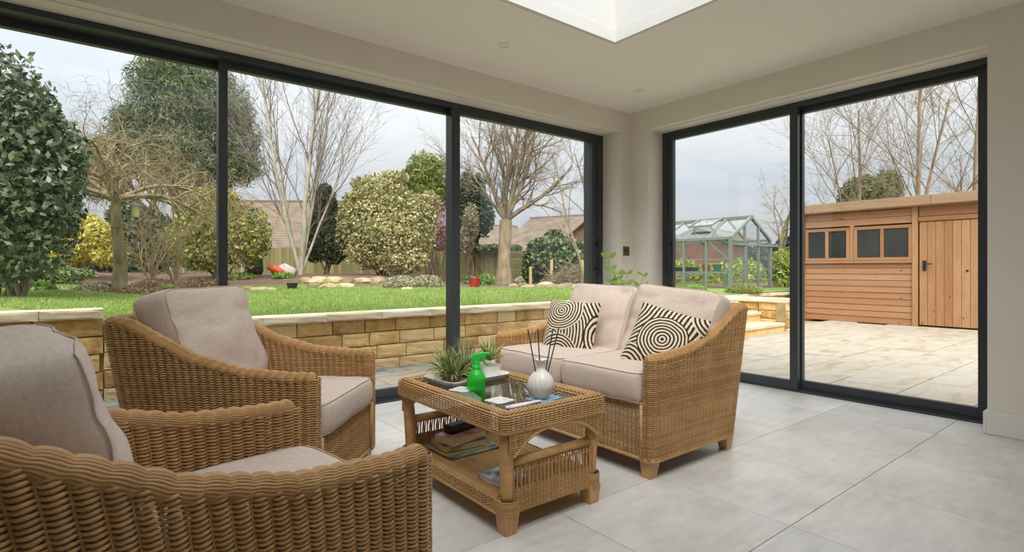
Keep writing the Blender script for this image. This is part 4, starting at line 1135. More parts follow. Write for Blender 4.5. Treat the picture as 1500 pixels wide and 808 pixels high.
# low border plants at the foot of the weeping tree
def clump(name, px, d, hw, hh, n, size, mat, label, cat='plant', aspect=.35, group=None, py=None, **kw):
    b_ = gbase(px, d); rx = hw/FPX*d; rz = hh/FPX*d
    root = empty(name, b_, label=label, cat=cat, group=group)
    V, F = leaves([(b_[0], b_[1], b_[2]+rz*.35, rx, rx*.8, rz)], n, size, aspect=aspect, origin=b_, **kw)
    V[:, 2] = np.maximum(V[:, 2], .0)
    link('foliage', mesh_np('foliage', V, F, mat), root, kind='stuff'); return root
clump('heather_mound', 135, 10.2, 24, 9, 1300, .07, M['lf_grey'], 'grey heather mound left of the weeping tree base')
clump('heather_mound', 200, 10.4, 40, 7, 1800, .07, M['lf_brown'], 'brown heather strip right of the weeping tree base')
clump('low_shrub', 235, 12.0, 40, 13, 1800, .08, M['lf_brown'], 'reddish dry low shrub behind the weeping tree')
clump('low_shrub', 150, 11.0, 16, 9, 700, .09, M['lf_ivy'], 'small green plant beside the weeping tree base')
clump('spiky_plant', 60, 9.8, 18, 10, 800, .16, M['lf_green'], 'spiky green clump below the camellia', aspect=.12, up=.2)
clump('daffodil_clump', 45, 9.6, 14, 5, 70, .055, M['lf_white'], 'pale daffodils below the camellia', aspect=.9)
clump('daffodil_clump', 85, 10.0, 14, 5, 70, .055, M['lf_white'], 'pale daffodils left of the heather mound', aspect=.9)
clump('primrose_clump', 122, 10.8, 7, 4, 60, .06, M['lf_orange'], 'orange yellow flowers near the tree base', aspect=.9)
clump('bulb_leaves', 245, 11.5, 16, 7, 500, .14, M['lf_green'], 'fresh bulb leaves in the left bed', aspect=.12, up=.2)
clump('low_shrub', 300, 13.3, 34, 9, 1300, .08, M['lf_brown'], 'brown dry perennials below the mottled shrub')
# bare multi-stem tree
spec_m = [(9, .035, .04, 10, 24, .50, .46, .22), (6, .08, .06, 7, 30, .50, .5, .15), (5, .11, .05, 5, 34, .5, .55, .15), (3, .14, .03, 0, 0, 0, 0, 0)]
bb = gbase(440, 16.2); rv = np.array([SV, -CV, 0])
bare('bare_birch', bb, [(rv*.0+[0, 0, 1], 6.2, .085), (rv*.16+[0, 0, 1], 5.6, .058), (rv*-.20+[0, 0, 1], 6.0, .075), (rv*.34+[.05, .1, 1], 4.6, .045), (rv*-.36+[.1, .1, 1], 5.2, .055), (rv*.05+[.2, .2, 1], 5.2, .05)], spec_m, M['bark_pale'], 3, 'leafless multi-stemmed tree in front of the tiled roof', 'tree', twig=M['bark_dim'], k1=3)
# evergreens in the middle
b6 = gbase(478, 17.4)
shrub('dark_conifer', b6, [(478, 17.4, 330, 22, 45), (476, 17.4, 300, 16, 32), (488, 17.2, 355, 24, 32), (462, 17.5, 350, 18, 36)], 7500, .15, M['lf_dark'], 'dark columnar evergreen between the bare tree and variegated holly', 'tree', stems=5, aspect=.45, lump=.08)
b7 = gbase(560, 17.0)
shrub('variegated_holly', b7, [(560, 17, 325, 56, 55), (522, 17, 325, 28, 44), (590, 16.6, 350, 44, 46), (560, 17, 285, 44, 30), (615, 16.8, 330, 26, 46), (545, 16.6, 365, 38, 30), (590, 16.4, 382, 38, 20), (505, 17, 345, 14, 30), (532, 17, 270, 18, 12), (578, 17, 260, 22, 10), (630, 16.8, 300, 14, 22), (560, 16.3, 340, 30, 24), (520, 16.6, 300, 20, 18)], 30000, .095, M['lf_var'], 'big cream variegated holly bush in the middle of the garden', stems=6, aspect=.6, shell=.6, lump=.22)
b8 = gbase(632, 20.5)
shrub('feathery_conifer', b8, [(620, 21, 255, 26, 34), (648, 21, 262, 26, 34), (600, 21, 262, 14, 18), (630, 21, 290, 34, 30)], 7000, .26, M['lf_conifer'], 'feathery green conifer behind the variegated holly', 'tree', stems=5, stem_r=.08, aspect=.16, shell=.3, up=.3, lump=.15)
b9 = gbase(640, 18.6)
shrub('pink_flowering_shrub', b9, [(630, 18.6, 315, 28, 34), (652, 18.6, 335, 22, 36), (640, 18.6, 350, 22, 18)], 2400, .085, M['lf_pink'], 'pink flowering shrub between holly and fence', stems=14, stem_r=.016, aspect=.6, shell=.2)
b10 = gbase(700, 22)
shrub('shaggy_evergreen', b10, [(690, 22, 290, 24, 40), (704, 22, 315, 22, 34), (680, 22, 340, 22, 40)], 6500, .18, M['lf_dark'], 'dark shaggy evergreen left of the big bare tree', 'tree', stems=5, stem_r=.06, aspect=.4, lump=.12)
shrub('pale_shrub', gbase(688, 20), [(690, 20, 325, 14, 30), (684, 20, 350, 12, 24)], 1800, .12, M['lf_grey'], 'pale loose shrub against the fence by the middle door frame', stems=9, stem_r=.018, aspect=.4, shell=.2)
# big bare tree on the right with a stout trunk
bt = gbase(738, 17.3); R = np.random.default_rng(71)
spec_b = [(5, .08, .06, 6, 38, .68, .62, .35), (6, .09, .06, 9, 36, .56, .48, .15), (5, .13, .05, 7, 34, .48, .50, .12), (4, .15, .03, 7, 36, .58, .60, .15), (3, .18, .02, 0, 0, 0, 0, 0)]
sg = {0: [], 1: []}; p = np.array(bt) + [0, 0, -.05]
hh_ = zat(322, 17.3) - bt[2]
for i, (r0, r1) in enumerate(((.30, .22), (.22, .20), (.20, .195), (.195, .20))):
    p2 = np.array(bt) + [.02*i, -.01*i, hh_*(i+1)/4]; sg[0].append((p, p2, r0, r1)); p = p2
rt = np.array([SV, -CV, 0])
for dr_, ln, r in ((rt*-.45+[0, 0, 1], 2.9, .105), (rt*-.12+[.1, .1, 1], 3.4, .12), (rt*.22+[0, 0, 1], 3.4, .115), (rt*.55+[0, 0, .85], 3.2, .10), (rt*1.0+[0, 0, .6], 2.9, .09), (rt*-.85+[0, 0, .9], 2.3, .065), (rt*.1+[.4, .5, 1], 2.8, .075), (rt*.1+[-.4, -.5, 1], 2.6, .07)):
    grow(sg, p, unit(dr_), ln, r, 1, spec_b, R)
bigt = empty('bare_tree', bt, label='big leafless tree with stout trunk beyond the third door leaf', cat='tree')
link('trunk', segs_mesh('trunk', sg[0], M['bark_tan'], 14, bt), bigt); link('branches', segs_mesh('branches', sg[1], M['bark'], 4, bt), bigt)
# slender bare saplings by the ivy
spec_s = [(8, .06, .04, 9, 40, .5, .55, .25), (5, .12, .05, 5, 36, .5, .6, .2), (3, .15, .03, 0, 0, 0, 0, 0)]
bare('bare_sapling', gbase(858, 14.0), [((-.15, .14, 1), 3.4, .045)], spec_s, M['bark_tan'], 15, 'slender leaning bare sapling at the right of the ivy hedge', 'tree', k1=3)
bare('bare_sapling', gbase(872, 18.0), [((.0, .05, 1), 4.6, .06)], spec_s, M['bark_tan'], 16, 'bare sapling partly hidden by the door frame near the ivy hedge', 'tree', k1=3)
# ivy-clad hedge
b11 = gbase(818, 18.4)
shrub('ivy_hedge', b11, [(815, 18.4, 382, 50, 28), (790, 18.4, 378, 26, 24), (845, 18.4, 378, 26, 26), (815, 18.4, 358, 44, 12), (780, 18.4, 398, 18, 18), (812, 18.3, 345, 14, 10)], 9500, .13, M['lf_ivy'], 'dense ivy-covered hedge beside the fence', 'hedge', stems=5, aspect=.7, lump=.08)
shrub('ivy_hedge', gbase(720, 21), [(700, 20.6, 364, 22, 6), (745, 20.6, 364, 22, 6), (722, 20.6, 362, 16, 5)], 1600, .12, M['lf_ivy'], 'ivy trailing along the top of the fence', 'ivy', stems=2, aspect=.7)
# dry brushwood heap
R = np.random.default_rng(5); bh0 = gbase(835, 15.6); sg = []
for k in range(420):
    a, q_ = R.uniform(0, 2*PI), R.random()**.5; hgt = (1-q_**2)*.62*R.random()
    c_ = np.array(bh0) + [math.cos(a)*q_*.75, math.sin(a)*q_*.6, .04+hgt]; d_ = unit(R.normal(size=3)*[1, 1, .35]); l_ = R.uniform(.15, .5)
    sg.append((c_-d_*l_, c_+d_*l_+[0, 0, -.04], .010, .004))
hp = empty('brushwood_heap', bh0, label='heap of dry brown brushwood in front of the ivy hedge', cat='brushwood'); link('twigs', segs_mesh('twigs', sg, M['bark_tan'], 3, bh0), hp, kind='stuff')
for k, (px, d, h_) in enumerate(((808, 16.0, .75), (853, 15.2, .72), (777, 17.2, .55))):
    o = MB().box(-.035, .035, -.035, .035, -.05, h_).build('timber_stake', M['timber'], None, bevel=.006, label=('pale timber stake left of the brushwood heap', 'pale timber stake right of the brushwood heap', 'pale timber stake at the foot of the ivy')[k], cat='stake', group='timber stakes'); o.location = gbase(px, d)
# low planting along the right bed
clump('leafy_clump', 712, 16.4, 14, 12, 900, .12, M['lf_green'], 'leafy green clump behind the red pot')
clump('leafy_clump', 688, 17.0, 10, 9, 500, .12, M['lf_ivy'], 'dusty green clump left of the red pot')
clump('grey_shrublet', 762, 15.8, 9, 10, 400, .10, M['lf_grey'], 'small grey shrub right of the big trunk')
clump('heather_mound', 588, 13.2, 28, 13, 2200, .09, M['lf_grey'], 'silvery low shrub in front of the variegated holly')
clump('heather_mound', 625, 13.6, 26, 13, 2000, .09, M['lf_grey'], 'silvery low shrub beside the middle door frame')
clump('white_flowers', 596, 12.4, 9, 3, 120, .05, M['lf_white'], 'small pale flowers at the lawn edge', aspect=.9)
clump('leafy_clump', 415, 15.2, 16, 6, 500, .10, M['lf_green'], 'fresh green clump beside the black tub')
clump('moss_patch', 480, 13.6, 30, 4, 900, .05, M['lf_lime'], 'mossy growth over the rockery stones')
clump('leafy_clump', 352, 15.0, 22, 7, 700, .10, M['lf_green'], 'green leaves below the mottled shrub by the rockery')
# rocks edging the beds
def rock(px, d, w, h, label):
    bm = bmesh.new(); bmesh.ops.create_icosphere(bm, subdivisions=2, radius=1); sd = Vector((px*.13, d*.7, 1))
    for v in bm.verts:
        k = 1 + .28*noise.noise(v.co*1.3 + sd) + .12*noise.noise(v.co*3 + sd); v.co = Vector((v.co.x*w*k, v.co.y*w*.7*k, max(v.co.z, -.4)*h*k))
    me = bpy.data.meshes.new('rock'); bm.to_mesh(me); bm.free(); me.materials.append(M['rock'])
    o = link('rock', me, None, Vector(gbase(px, d)) + Vector((0, 0, h*.1)), (0, 0, px), label=label, cat='rock', group='rockery stones'); return o
for k, (px, d, w, h) in enumerate(((448, 14.3, .22, .13), (468, 14.2, .30, .16), (490, 14.2, .34, .16), (512, 14.3, .26, .14), (530, 14.3, .30, .12), (552, 14.3, .26, .13), (460, 13.3, .24, .10), (484, 13.2, .30, .09), (508, 13.3, .22, .10))):
    rock(px, d, w, h, ('buff stone of the raised middle bed, %s along the back row from the black tub' if k < 6 else 'low buff stone at the lawn edge, %s along the front row from the black tub') % ('first second third fourth fifth sixth first second third'.split()[k]))
for k, (px, d, w, h) in enumerate(((345, 11.6, .24, .09), (362, 11.7, .26, .10), (380, 11.7, .22, .09), (395, 11.8, .18, .08))):
    rock(px, d, w, h, 'mossy stone edging the bed behind the armchair, %s from the left' % ('first second third fourth'.split()[k]))
for k, (px, d, w, h) in enumerate(((775, 13.8, .24, .07), (792, 13.6, .28, .08), (812, 13.5, .30, .09), (832, 13.2, .28, .13), (848, 13.0, .20, .12), (800, 14.4, .3, .12), (752, 14.6, .2, .07), (765, 14.9, .2, .09))):
    rock(px, d, w, h, 'grey stone along the bed near the ivy, %s of the row' % ('first second third fourth fifth sixth seventh eighth'.split()[k]))
# pots and the bright sack
pot('plant_pot', gbase(695, 13.9), .155, .24, M['red_pot'], label='red glazed pot on the lawn edge near the big tree', cat='pot')
pot('tub', gbase(428, 12.6), .125, .15, M['black_pot'], label='black plastic tub on the lawn below the bare tree', cat='tub')
M['orange'] = simple('orange_plastic', srgb(206, 92, 52), .5, srgb(186, 80, 46), 6); M['sack'] = simple('white_sack', srgb(206, 196, 190), .6, srgb(186, 150, 150), 9)
tb = empty('orange_tool', gbase(412, 15.4), label='orange and white garden machine lying by the bare trunks', cat='garden machine')
MB().tube([(-.30, .15, .30), (-.12, .05, .22), (.05, -.05, .08)], [.09, .11, .09], 10).build('housing', M['orange'], tb, smooth=True)
MB().tube([(-.15, .35, .12), (.15, .2, .20), (.4, .05, .10)], [.14, .20, .14], 12).build('bag', M['sack'], tb, smooth=True)
# compost bin and dark bin at the back
o = MB().lathe([(.22, 0), (.27, .1), (.25, .6), (.18, .7)], 16).build('compost_bin', M['black_pot'], None, label='black compost bin under the mottled shrub', cat='bin'); o.location = gbase(372, 16.6)

# ------------------------------------------------------------------ fences
fb_me = {}
def fence(px0, d0, px1, d1, py_top, name, label, bw=.115, posts=True):
    a, b_ = Vector(atd(px0, d0, 0)), Vector(atd(px1, d1, 0)); L_ = (b_-a).length; n_ = int(L_/bw); dr_ = (b_-a)/L_
    ang_ = math.atan2(dr_.y, dr_.x); zt_ = zat(py_top, (d0+d1)/2)
    root = empty(name, (a.x, a.y, 0), ang_, label=label, cat='fence')
    hgt = zt_ - .35
    for k in range(n_):
        me = fb_me.setdefault((round(hgt, 2), k % 2), MB().box(-bw/2+.004, bw/2-.004, -.012 if k % 2 else -.02, .004, 0, hgt).mesh('board', M['fence'], .003))
        link('board', me, root, (k*bw+bw/2, 0, .35 + rng.normal(0, .006)))
    for zz in (.6, zt_-.25): MB().box(0, L_, .005, .05, zz, zz+.08).build('rail', M['fence'], root)
    if posts:
        for k in range(0, int(L_/2.4)+1): MB().box(k*2.4-.05, k*2.4+.05, -.07, .03, .3, zt_+.06).build('post', M['post'], root, bevel=.01)
fence(600, 20.6, 772, 20.9, 367, 'board_fence', 'weathered green-brown board fence behind the big bare tree')
fence(270, 21.5, 600, 21.0, 362, 'board_fence', 'weathered board fence behind the shrubs in the middle of the garden', .16)
# horizontal slatted panel right of the trunk
hp_ = empty('slatted_panel', gbase(760, 19.6), TH - PI/2, label='brown slatted fence panel between trunk and ivy', cat='fence')
for k in range(9): MB().box(-.35, .35, -.015, .015, .02+k*.125, .13+k*.125).build('slat', M['fence'], hp_, bevel=.003)
MB().box(.33, .42, -.03, .03, 0, 1.25).build('post', M['fence'], hp_)

# ------------------------------------------------------------------ houses beyond the garden
M['rooftile'] = simple('brown_roof_tile', srgb(112, 98, 84), .85, srgb(134, 118, 102), 1.2, .3, 12, kind='Object')
M['brick'] = simple('red_brick', srgb(142, 104, 84), .9, srgb(124, 90, 74), 3, .2, 20)
M['render_w'] = simple('white_render', srgb(220, 214, 204), .9)
def house(name, c_, rz, w, d, ze, zr, label, z0=.3, gable='brick', windows=()):
    """ridge runs along local x; courses of tiles are stepped strips"""
    root = empty(name, (c_[0], c_[1], z0), rz, label=label, cat='house')
    e, r = ze-z0, zr-z0
    MB().box(-w/2, w/2, -d/2, d/2, 0, e).build('wall', M['brick'], root)
    MB().prism([(-d/2, e), (d/2, e), (0, r-.05)], 'x', -w/2, w/2).build('gable', M[gable], root)
    n_ = max(6, int(math.hypot(d/2, r-e)/.30)); m = MB(); ov = .35
    for sgn in (-1, 1):
        for k in range(n_+1):
            f0, f1 = (k-1)/n_, k/n_ + .02
            ya, yb = sgn*d/2*(1-f0), sgn*d/2*(1-f1); za, zb = e+(r-e)*f0, e+(r-e)*f1
            m.hexa([(-w/2-ov, ya, za-.02), (w/2+ov, ya, za-.02), (w/2+ov, yb, zb-.02), (-w/2-ov, yb, zb-.02)], [(-w/2-ov, ya, za+.07), (w/2+ov, ya, za+.07), (w/2+ov, yb, zb+.035), (-w/2-ov, yb, zb+.035)])
    m.box(-w/2-ov, w/2+ov, -.12, .12, r, r+.12); m.build('roof', M['rooftile'], root)
    for (wx_, wz, ww, wh) in windows:
        f = MB().box(wx_-ww/2, wx_+ww/2, -d/2-.06, -d/2+.02, wz-wh/2, wz+wh/2).build('window_frame', M['white'], root)
        for sg_ in (-1, 1): MB().box(wx_+sg_*ww*.25-ww*.2, wx_+sg_*ww*.25+ww*.2, -d/2-.075, -d/2-.055, wz-wh*.4, wz+wh*.4).build('pane', M['dark_in'], f)
    return root
yaw = TH - PI/2
c_ = atd(475, 42, 0); house('bungalow', c_, yaw+.05, 16, 9, zat(362, 38), zat(296, 42), 'brown tiled bungalow roof behind the bare multi-stemmed tree')
c_ = atd(705, 46, 0); house('bungalow', c_, yaw+.55, 6.5, 8, zat(364, 42), zat(330, 46), 'tiled roof with hipped side behind the big trunk')
c_ = atd(856, 40, 0); house('bungalow', c_, yaw-.55, 8.5, 10, zat(366, 36), zat(316, 40), 'brown tiled roof rising to the right behind the ivy hedge')
c_ = atd(876, 32.5, 0); house('house_wing', c_, yaw-.45+PI/2, 3.6, 4.0, zat(362, 31), zat(322, 31), 'brick gabled wing at the right of the brown tiled roof')
c_ = atd(1052, 42, 0); house('brick_house', c_, yaw+.9, 9, 8, zat(366, 38), zat(338, 42), 'brick house seen through the greenhouse', windows=((-1.0, 1.6, 1.6, 1.1), (2.5, 1.6, 1.6, 1.1)))

# ------------------------------------------------------------------ planting on the right
shrub('hedge', (11.2, 10.5, .55), [(1000, 19, 405, 34, 26), (1050, 19, 408, 34, 24), (1090, 19.5, 404, 34, 26), (960, 19, 400, 30, 28)], 7500, .13, M['lf_lime'], 'loose green hedge behind the greenhouse', 'hedge', stems=6, aspect=.5, lump=.12)
shrub('laurel_bush', gbase(1146, 14.6), [(1146, 14.6, 396, 18, 32), (1160, 14.4, 405, 16, 28), (1152, 14.4, 420, 18, 16)], 2400, .15, M['lf_lime'], 'bright laurel bush between greenhouse and shed', stems=4, aspect=.4, lump=.1)
shrub('dark_shrub', gbase(1120, 21), [(1120, 21, 385, 30, 30), (1155, 21, 375, 26, 30)], 3200, .17, M['lf_dark'], 'dark shrub behind the laurel bush', stems=3, aspect=.5)
clump('tall_grass', 1010, 11.2, 30, 8, 900, .20, M['lf_green'], 'tall grass at the greenhouse base', aspect=.06, up=.2)
clump('tall_grass', 1090, 11.0, 30, 8, 900, .20, M['lf_conifer'], 'wispy grass above the steps', aspect=.06, up=.2)
spec_r = [(8, .035, .03, 14, 46, .58, .40, .12), (6, .08, .05, 8, 34, .50, .48, .12), (5, .11, .05, 9, 34, .52, .6, .12), (3, .13, .03, 0, 0, 0, 0, 0)]
bR = atd(1335, 19, .6)
bare('bare_tree', bR, [((.0, 0, 1), 7.0, .10), ((.10, -.16, 1), 6.4, .08)], spec_r, M['bark_tan'], 8, 'tall leafless tree rising behind the shed door', 'tree', twig=M['bark_tan'], k1=3)
bR = atd(1262, 19.5, .6)
bare('bare_tree', bR, [((.0, 0, 1), 6.2, .085), ((-.25, .2, 1), 5.2, .055)], spec_r, M['bark_tan'], 18, 'leafless tree rising behind the shed windows', 'tree', twig=M['bark_tan'], k1=3)
bR = atd(1430, 18, .6)
bare('bare_tree', bR, [((.0, 0, 1), 6.4, .09)], spec_r, M['bark_tan'], 28, 'leafless tree at the far right behind the shed', 'tree', twig=M['bark_tan'], k1=3)
shrub('dark_conifer', atd(1275, 24, .5), [(1270, 24, 285, 36, 28), (1300, 24, 275, 22, 26), (1250, 24, 300, 26, 22)], 5200, .22, M['lf_ivy'], 'dark evergreen behind the shed roof', 'tree', stems=4, stem_r=.08, aspect=.4, lump=.2)
spec_w = [(6, .08, .03, 9, 44, .55, .55, .2), (6, .12, -.05, 7, 38, .55, .6, .15), (5, .14, -.10, 5, 36, .55, .6, .15), (3, .15, -.1, 0, 0, 0, 0, 0)]
bare('weeping_tree', atd(1138, 20, .5), [((0, 0, 1), 2.9, .09), ((.2, -.2, 1), 2.6, .07)], spec_w, M['bark_moss'], 33, 'small drooping bare tree left of the shed', 'tree', twig=M['bark_twig'], k1=3)
clump('far_hedge', 1060, 46, 130, 22, 6000, .5, M['lf_dark'], 'distant dark hedge beyond the greenhouse', 'hedge', aspect=.6)
clump('far_hedge', 150, 27, 230, 40, 9000, .35, M['lf_dark'], 'distant dark hedge behind the weeping tree', 'hedge', aspect=.6)

# ================================================================== SMALL THINGS
GT = TZ - .0115                                # top of the table glass
# -- tray of air plants
M['ceramic'] = simple('white_ceramic', srgb(232, 230, 226), .3, srgb(222, 220, 215), 6)
M['tray'] = simple('white_tray', srgb(246, 246, 244), .45, srgb(236, 236, 236), 4)
def rrect(w, d, r, k=6):
    out = []
    for cx_, cy_, a0 in ((w/2-r, d/2-r, 0), (-w/2+r, d/2-r, 90), (-w/2+r, -d/2+r, 180), (w/2-r, -d/2+r, 270)):
        for i in range(k+1): a = math.radians(a0+90*i/k); out.append((cx_+r*math.cos(a), cy_+r*math.sin(a)))
    return out
def dish(name, rows, mat, parent=None, **kw):
    """stacked rounded-rectangle rings: (w, d, r, z)"""
    m = MB(); k = None
    for w, d, r, z in rows:
        pts = rrect(w, d, r); k = len(pts); m.v += [(x, y, z) for x, y in pts]
    for i in range(len(rows)-1):
        for j in range(k): m.f.append((i*k+j, i*k+(j+1) % k, (i+1)*k+(j+1) % k, (i+1)*k+j))
    m.f.append(tuple(reversed(range(k)))); m.f.append(tuple((len(rows)-1)*k+j for j in range(k)))
    return m.build(name, mat, parent, smooth=False, **kw)
tr_ = dish('serving_tray', [(.33, .20, .03, 0), (.345, .215, .035, .003), (.385, .255, .045, .022), (.385, .255, .045, .0245), (.375, .245, .04, .0245), (.34, .21, .033, .006), (.335, .205, .03, .0055)], M['tray'], label='white rectangular tray on the glass table top', cat='tray')
tr_.location = (1.497, 2.262, GT); tr_.rotation_euler = (0, 0, math.radians(4))
def airplant(name, c_, n, L_, mat, label, group, spread=1.0, base='bulb', w=.006, seed=1, basemat=None):
    R = np.random.default_rng(seed); root = empty(name, c_, label=label, cat='plant', group=group)
    V = []; F = []
    for i in range(n):
        a = R.uniform(0, 2*PI); el = R.uniform(.25, 1.45); l_ = L_*R.uniform(.6, 1.15); ns_ = 7
        d = np.array([math.cos(a)*math.cos(el), math.sin(a)*math.cos(el), math.sin(el)]); p = np.array([math.cos(a)*.012, math.sin(a)*.012, .03])
        side = unit(np.cross(d, [0, 0, 1.])); st_ = len(V)
        for k in range(ns_+1):
            t_ = k/ns_; ww = w*(1-t_)**.7 + .0005
            V += [tuple(p-side*ww), tuple(p + np.array([0, 0, -ww*.5])), tuple(p+side*ww)]
            d = unit(d + np.array([0, 0, -.26*spread*t_]) + R.normal(size=3)*.05); p = p + d*l_/ns_; p[2] = max(p[2], .004)
        for k in range(ns_):
            b_ = st_+k*3; F += [(b_, b_+1, b_+4, b_+3), (b_+1, b_+2, b_+5, b_+4)]
    link('leaves', mesh_np('leaves', V, F, mat, True), root)
    if basemat is not None:
        MB().lathe([(.018, 0), (.034, .012), (.038, .03), (.024, .048), (.008, .055)], 12, lambda a, z, t: 1+.12*math.sin(3*a+z*90)).build('root_base', basemat, root, smooth=True)
    return root
M['air_leaf'] = leaf_mat('air_plant_leaf', [(.2, srgb(104, 120, 62)), (.5, srgb(150, 164, 94)), (.8, srgb(186, 194, 132))], .5, .2)
M['air_grey'] = leaf_mat('grey_air_plant_leaf', [(.2, srgb(108, 118, 84)), (.5, srgb(146, 152, 112)), (.8, srgb(180, 178, 136))], .5, .2)
M['cork'] = simple('brown_bark_base', srgb(120, 84, 54), .9, srgb(92, 64, 42), 30, .5)
ZT = GT + .007
airplant('air_plant', (1.395, 2.220, ZT), 95, .15, M['air_leaf'], 'spiky green air plant on bark at the front of the tray', 'air plants', 1.3, seed=3, basemat=M['cork'])
airplant('air_plant', (1.405, 2.305, ZT), 80, .15, M['air_leaf'], 'trailing green air plant at the back left of the tray', 'air plants', 1.3, seed=4, basemat=M['cork'])
airplant('air_plant', (1.505, 2.290, ZT), 120, .17, M['air_grey'], 'grey upright air plant in the middle of the tray', 'air plants', .35, w=.004, seed=5, basemat=M['cork'])
airplant('air_plant', (1.615, 2.235, ZT+.052), 50, .115, M['air_leaf'], 'short air plant in a small dish at the right of the tray', 'air plants', .9, seed=6)
bw = dish('small_dish', [(.075, .075, .03, 0), (.095, .095, .04, .02), (.11, .11, .045, .055), (.104, .104, .042, .055), (.09, .09, .04, .03)], M['tray'], label='small pale square dish on the tray', cat='dish'); bw.location = (1.615, 2.235, ZT)
# -- green spray bottle
M['green_clear'] = None
t = NT('clear_green_plastic'); p_ = t.n('ShaderNodeBsdfPrincipled', {'Base Color': srgb(60, 220, 84), 'Roughness': .12}); tl_ = t.n('ShaderNodeBsdfTransparent', {'Color': srgb(150, 250, 140)}); mx_ = t.n('ShaderNodeMixShader', {0: .55, 1: p_.outputs[0], 2: tl_.outputs[0]}); t.l(mx_.outputs[0], t.out.inputs[0]); M['green_clear'] = t.m
M['green_plastic'] = simple('bright_green_plastic', srgb(40, 208, 74), .35, Subsurface_Weight=.0)
M['green_water'] = simple('green_liquid', srgb(96, 214, 96), .2)
sb = empty('spray_bottle', (1.388, 2.025, GT), TH - PI/2, label='bright green spray bottle on the glass table top', cat='spray bottle')
MB().lathe([(.034, 0), (.041, .004), (.043, .018), (.043, .046), (.0415, .062), (.034, .080), (.022, .092), (.0165, .098), (.0165, .104)], 28).build('body', M['green_clear'], sb, smooth=True)
MB().lathe([(.019, .100), (.020, .104), (.0185, .108), (.019, .112), (.0165, .116), (.0150, .134), (.0135, .138)], 24).build('collar', M['green_plastic'], sb)
hd = MB().prism([(-.034, .150), (-.016, .139), (.012, .139), (.030, .150), (.048, .158), (.050, .172), (.028, .172), (-.006, .164), (-.030, .153)], 'y', -.011, .011)
hd.build('head', M['green_plastic'], sb, bevel=.003, seg=2)
MB().prism([(.016, .152), (.030, .148), (.040, .136), (.056, .112), (.050, .110), (.034, .126), (.022, .138), (.012, .144)], 'y', -.007, .007).build('trigger', M['green_plastic'], sb, bevel=.002)
MB().lathe([(.007, 0), (.008, .008), (.006, .010)], 12).build('nozzle', M['green_plastic'], sb).matrix_local = Matrix.Translation((.049, 0, .166)) @ Matrix.Rotation(PI/2, 4, 'Y')
# -- coasters
def coaster(x, y, rz, label):
    o = dish('coaster', [(.094, .094, .012, 0), (.096, .096, .012, .002), (.096, .096, .012, .0045), (.094, .094, .011, .005)], M['coaster'], label=label, cat='coaster', group='white coasters'); o.location = (x, y, GT); o.rotation_euler = (0, 0, rz)
def coaster_mat():
    t = NT('white_printed_coaster'); v = t.coords((1, 1, 1), 'Object')
    n1 = t.noise(v, 60, 4, .7); t.bsdf(t.mix(t.ramp(n1, [(.55, (0, 0, 0, 1)), (.66, (1, 1, 1, 1))]), srgb(230, 228, 226), srgb(170, 164, 168)), .35); return t.m
M['coaster'] = coaster_mat()
coaster(1.342, 2.068, .35, 'white coaster beside the spray bottle'); coaster(1.352, 1.800, .15, 'white patterned coaster in front of the white vase')
# -- blue glass mat, vase with reeds, white handle
M['blue_tile'] = simple('pale_blue_tile', srgb(150, 184, 200), .25, srgb(120, 160, 184), 20)
o = dish('blue_mat', [(.135, .10, .006, 0), (.135, .10, .006, .005), (.132, .097, .006, .006)], M['blue_tile'], label='pale blue tile mat under the white vase', cat='mat'); o.location = (1.520, 1.712, GT); o.rotation_euler = (0, 0, .12)
M['plast_w'] = simple('white_plastic', srgb(230, 228, 234), .35); M['plast_d'] = simple('navy_plastic', srgb(58, 60, 92), .4)
hn = empty('plastic_scraper', (1.375, 1.668, GT), math.radians(1), label='white handled plastic scraper lying on the table edge', cat='scraper')
hb = bmesh.new(); xs = np.linspace(-.085, .085, 14)
m = MB(); prof = lambda x: .0125 + .004*math.cos((x+.03)*26)
top_ = [(x, prof(x)) for x in xs] ; low_ = [(x, -prof(x)) for x in reversed(xs)]
m.prism(top_ + [(.094, 0)] + low_ + [(-.094, 0)], 'z', .006, .013); m.build('handle', M['plast_w'], hn, bevel=.0025, seg=2)
MB().prism([(x*.98, y*.95) for x, y in (top_ + low_)], 'z', 0, .006).build('underside', M['plast_d'], hn)
MB().lathe([(.0045, .0125), (.0045, .0136)], 10, c=(-.072, 0)).build('hanging_hole_disc', M['alu_black'], hn)  # solid black disc laid on the handle, drawing its opening as dark
MB().box(.085, .155, -.026, .026, .001, .004).build('blade', M['blue_tile'], hn)
hb.free()
va = empty('reed_diffuser_vase', (1.507, 1.716, GT+.006), label='white twisted-rib vase holding dark reeds on the table', cat='vase')
prof_ = [(.026, 0), (.030, .003), (.044, .022), (.0555, .048), (.056, .064), (.049, .086), (.034, .106), (.020, .120), (.0155, .130), (.0160, .140), (.021, .152), (.027, .163), (.0255, .163), (.018, .150), (.013, .138)]
pf2 = []
for (r0, z0_), (r1, z1_) in zip(prof_[:-1], prof_[1:]): pf2 += [(r0+(r1-r0)*f_, z0_+(z1_-z0_)*f_) for f_ in (0, .5)]
pf2.append(prof_[-1])
def ribs(a, z, t):
    return 1 + .035*math.cos(16*a + z*60)*min(1, z/.02)*max(0, 1-max(0, z-.10)/.03) + (.22*math.cos(3*a+.5)*max(0, z-.14)/.023 if t < .93 else 0)
MB().lathe(pf2, 72, ribs).build('body', M['ceramic'], va, smooth=True)
M['reed'] = simple('charcoal_reed', srgb(62, 62, 66), .8)
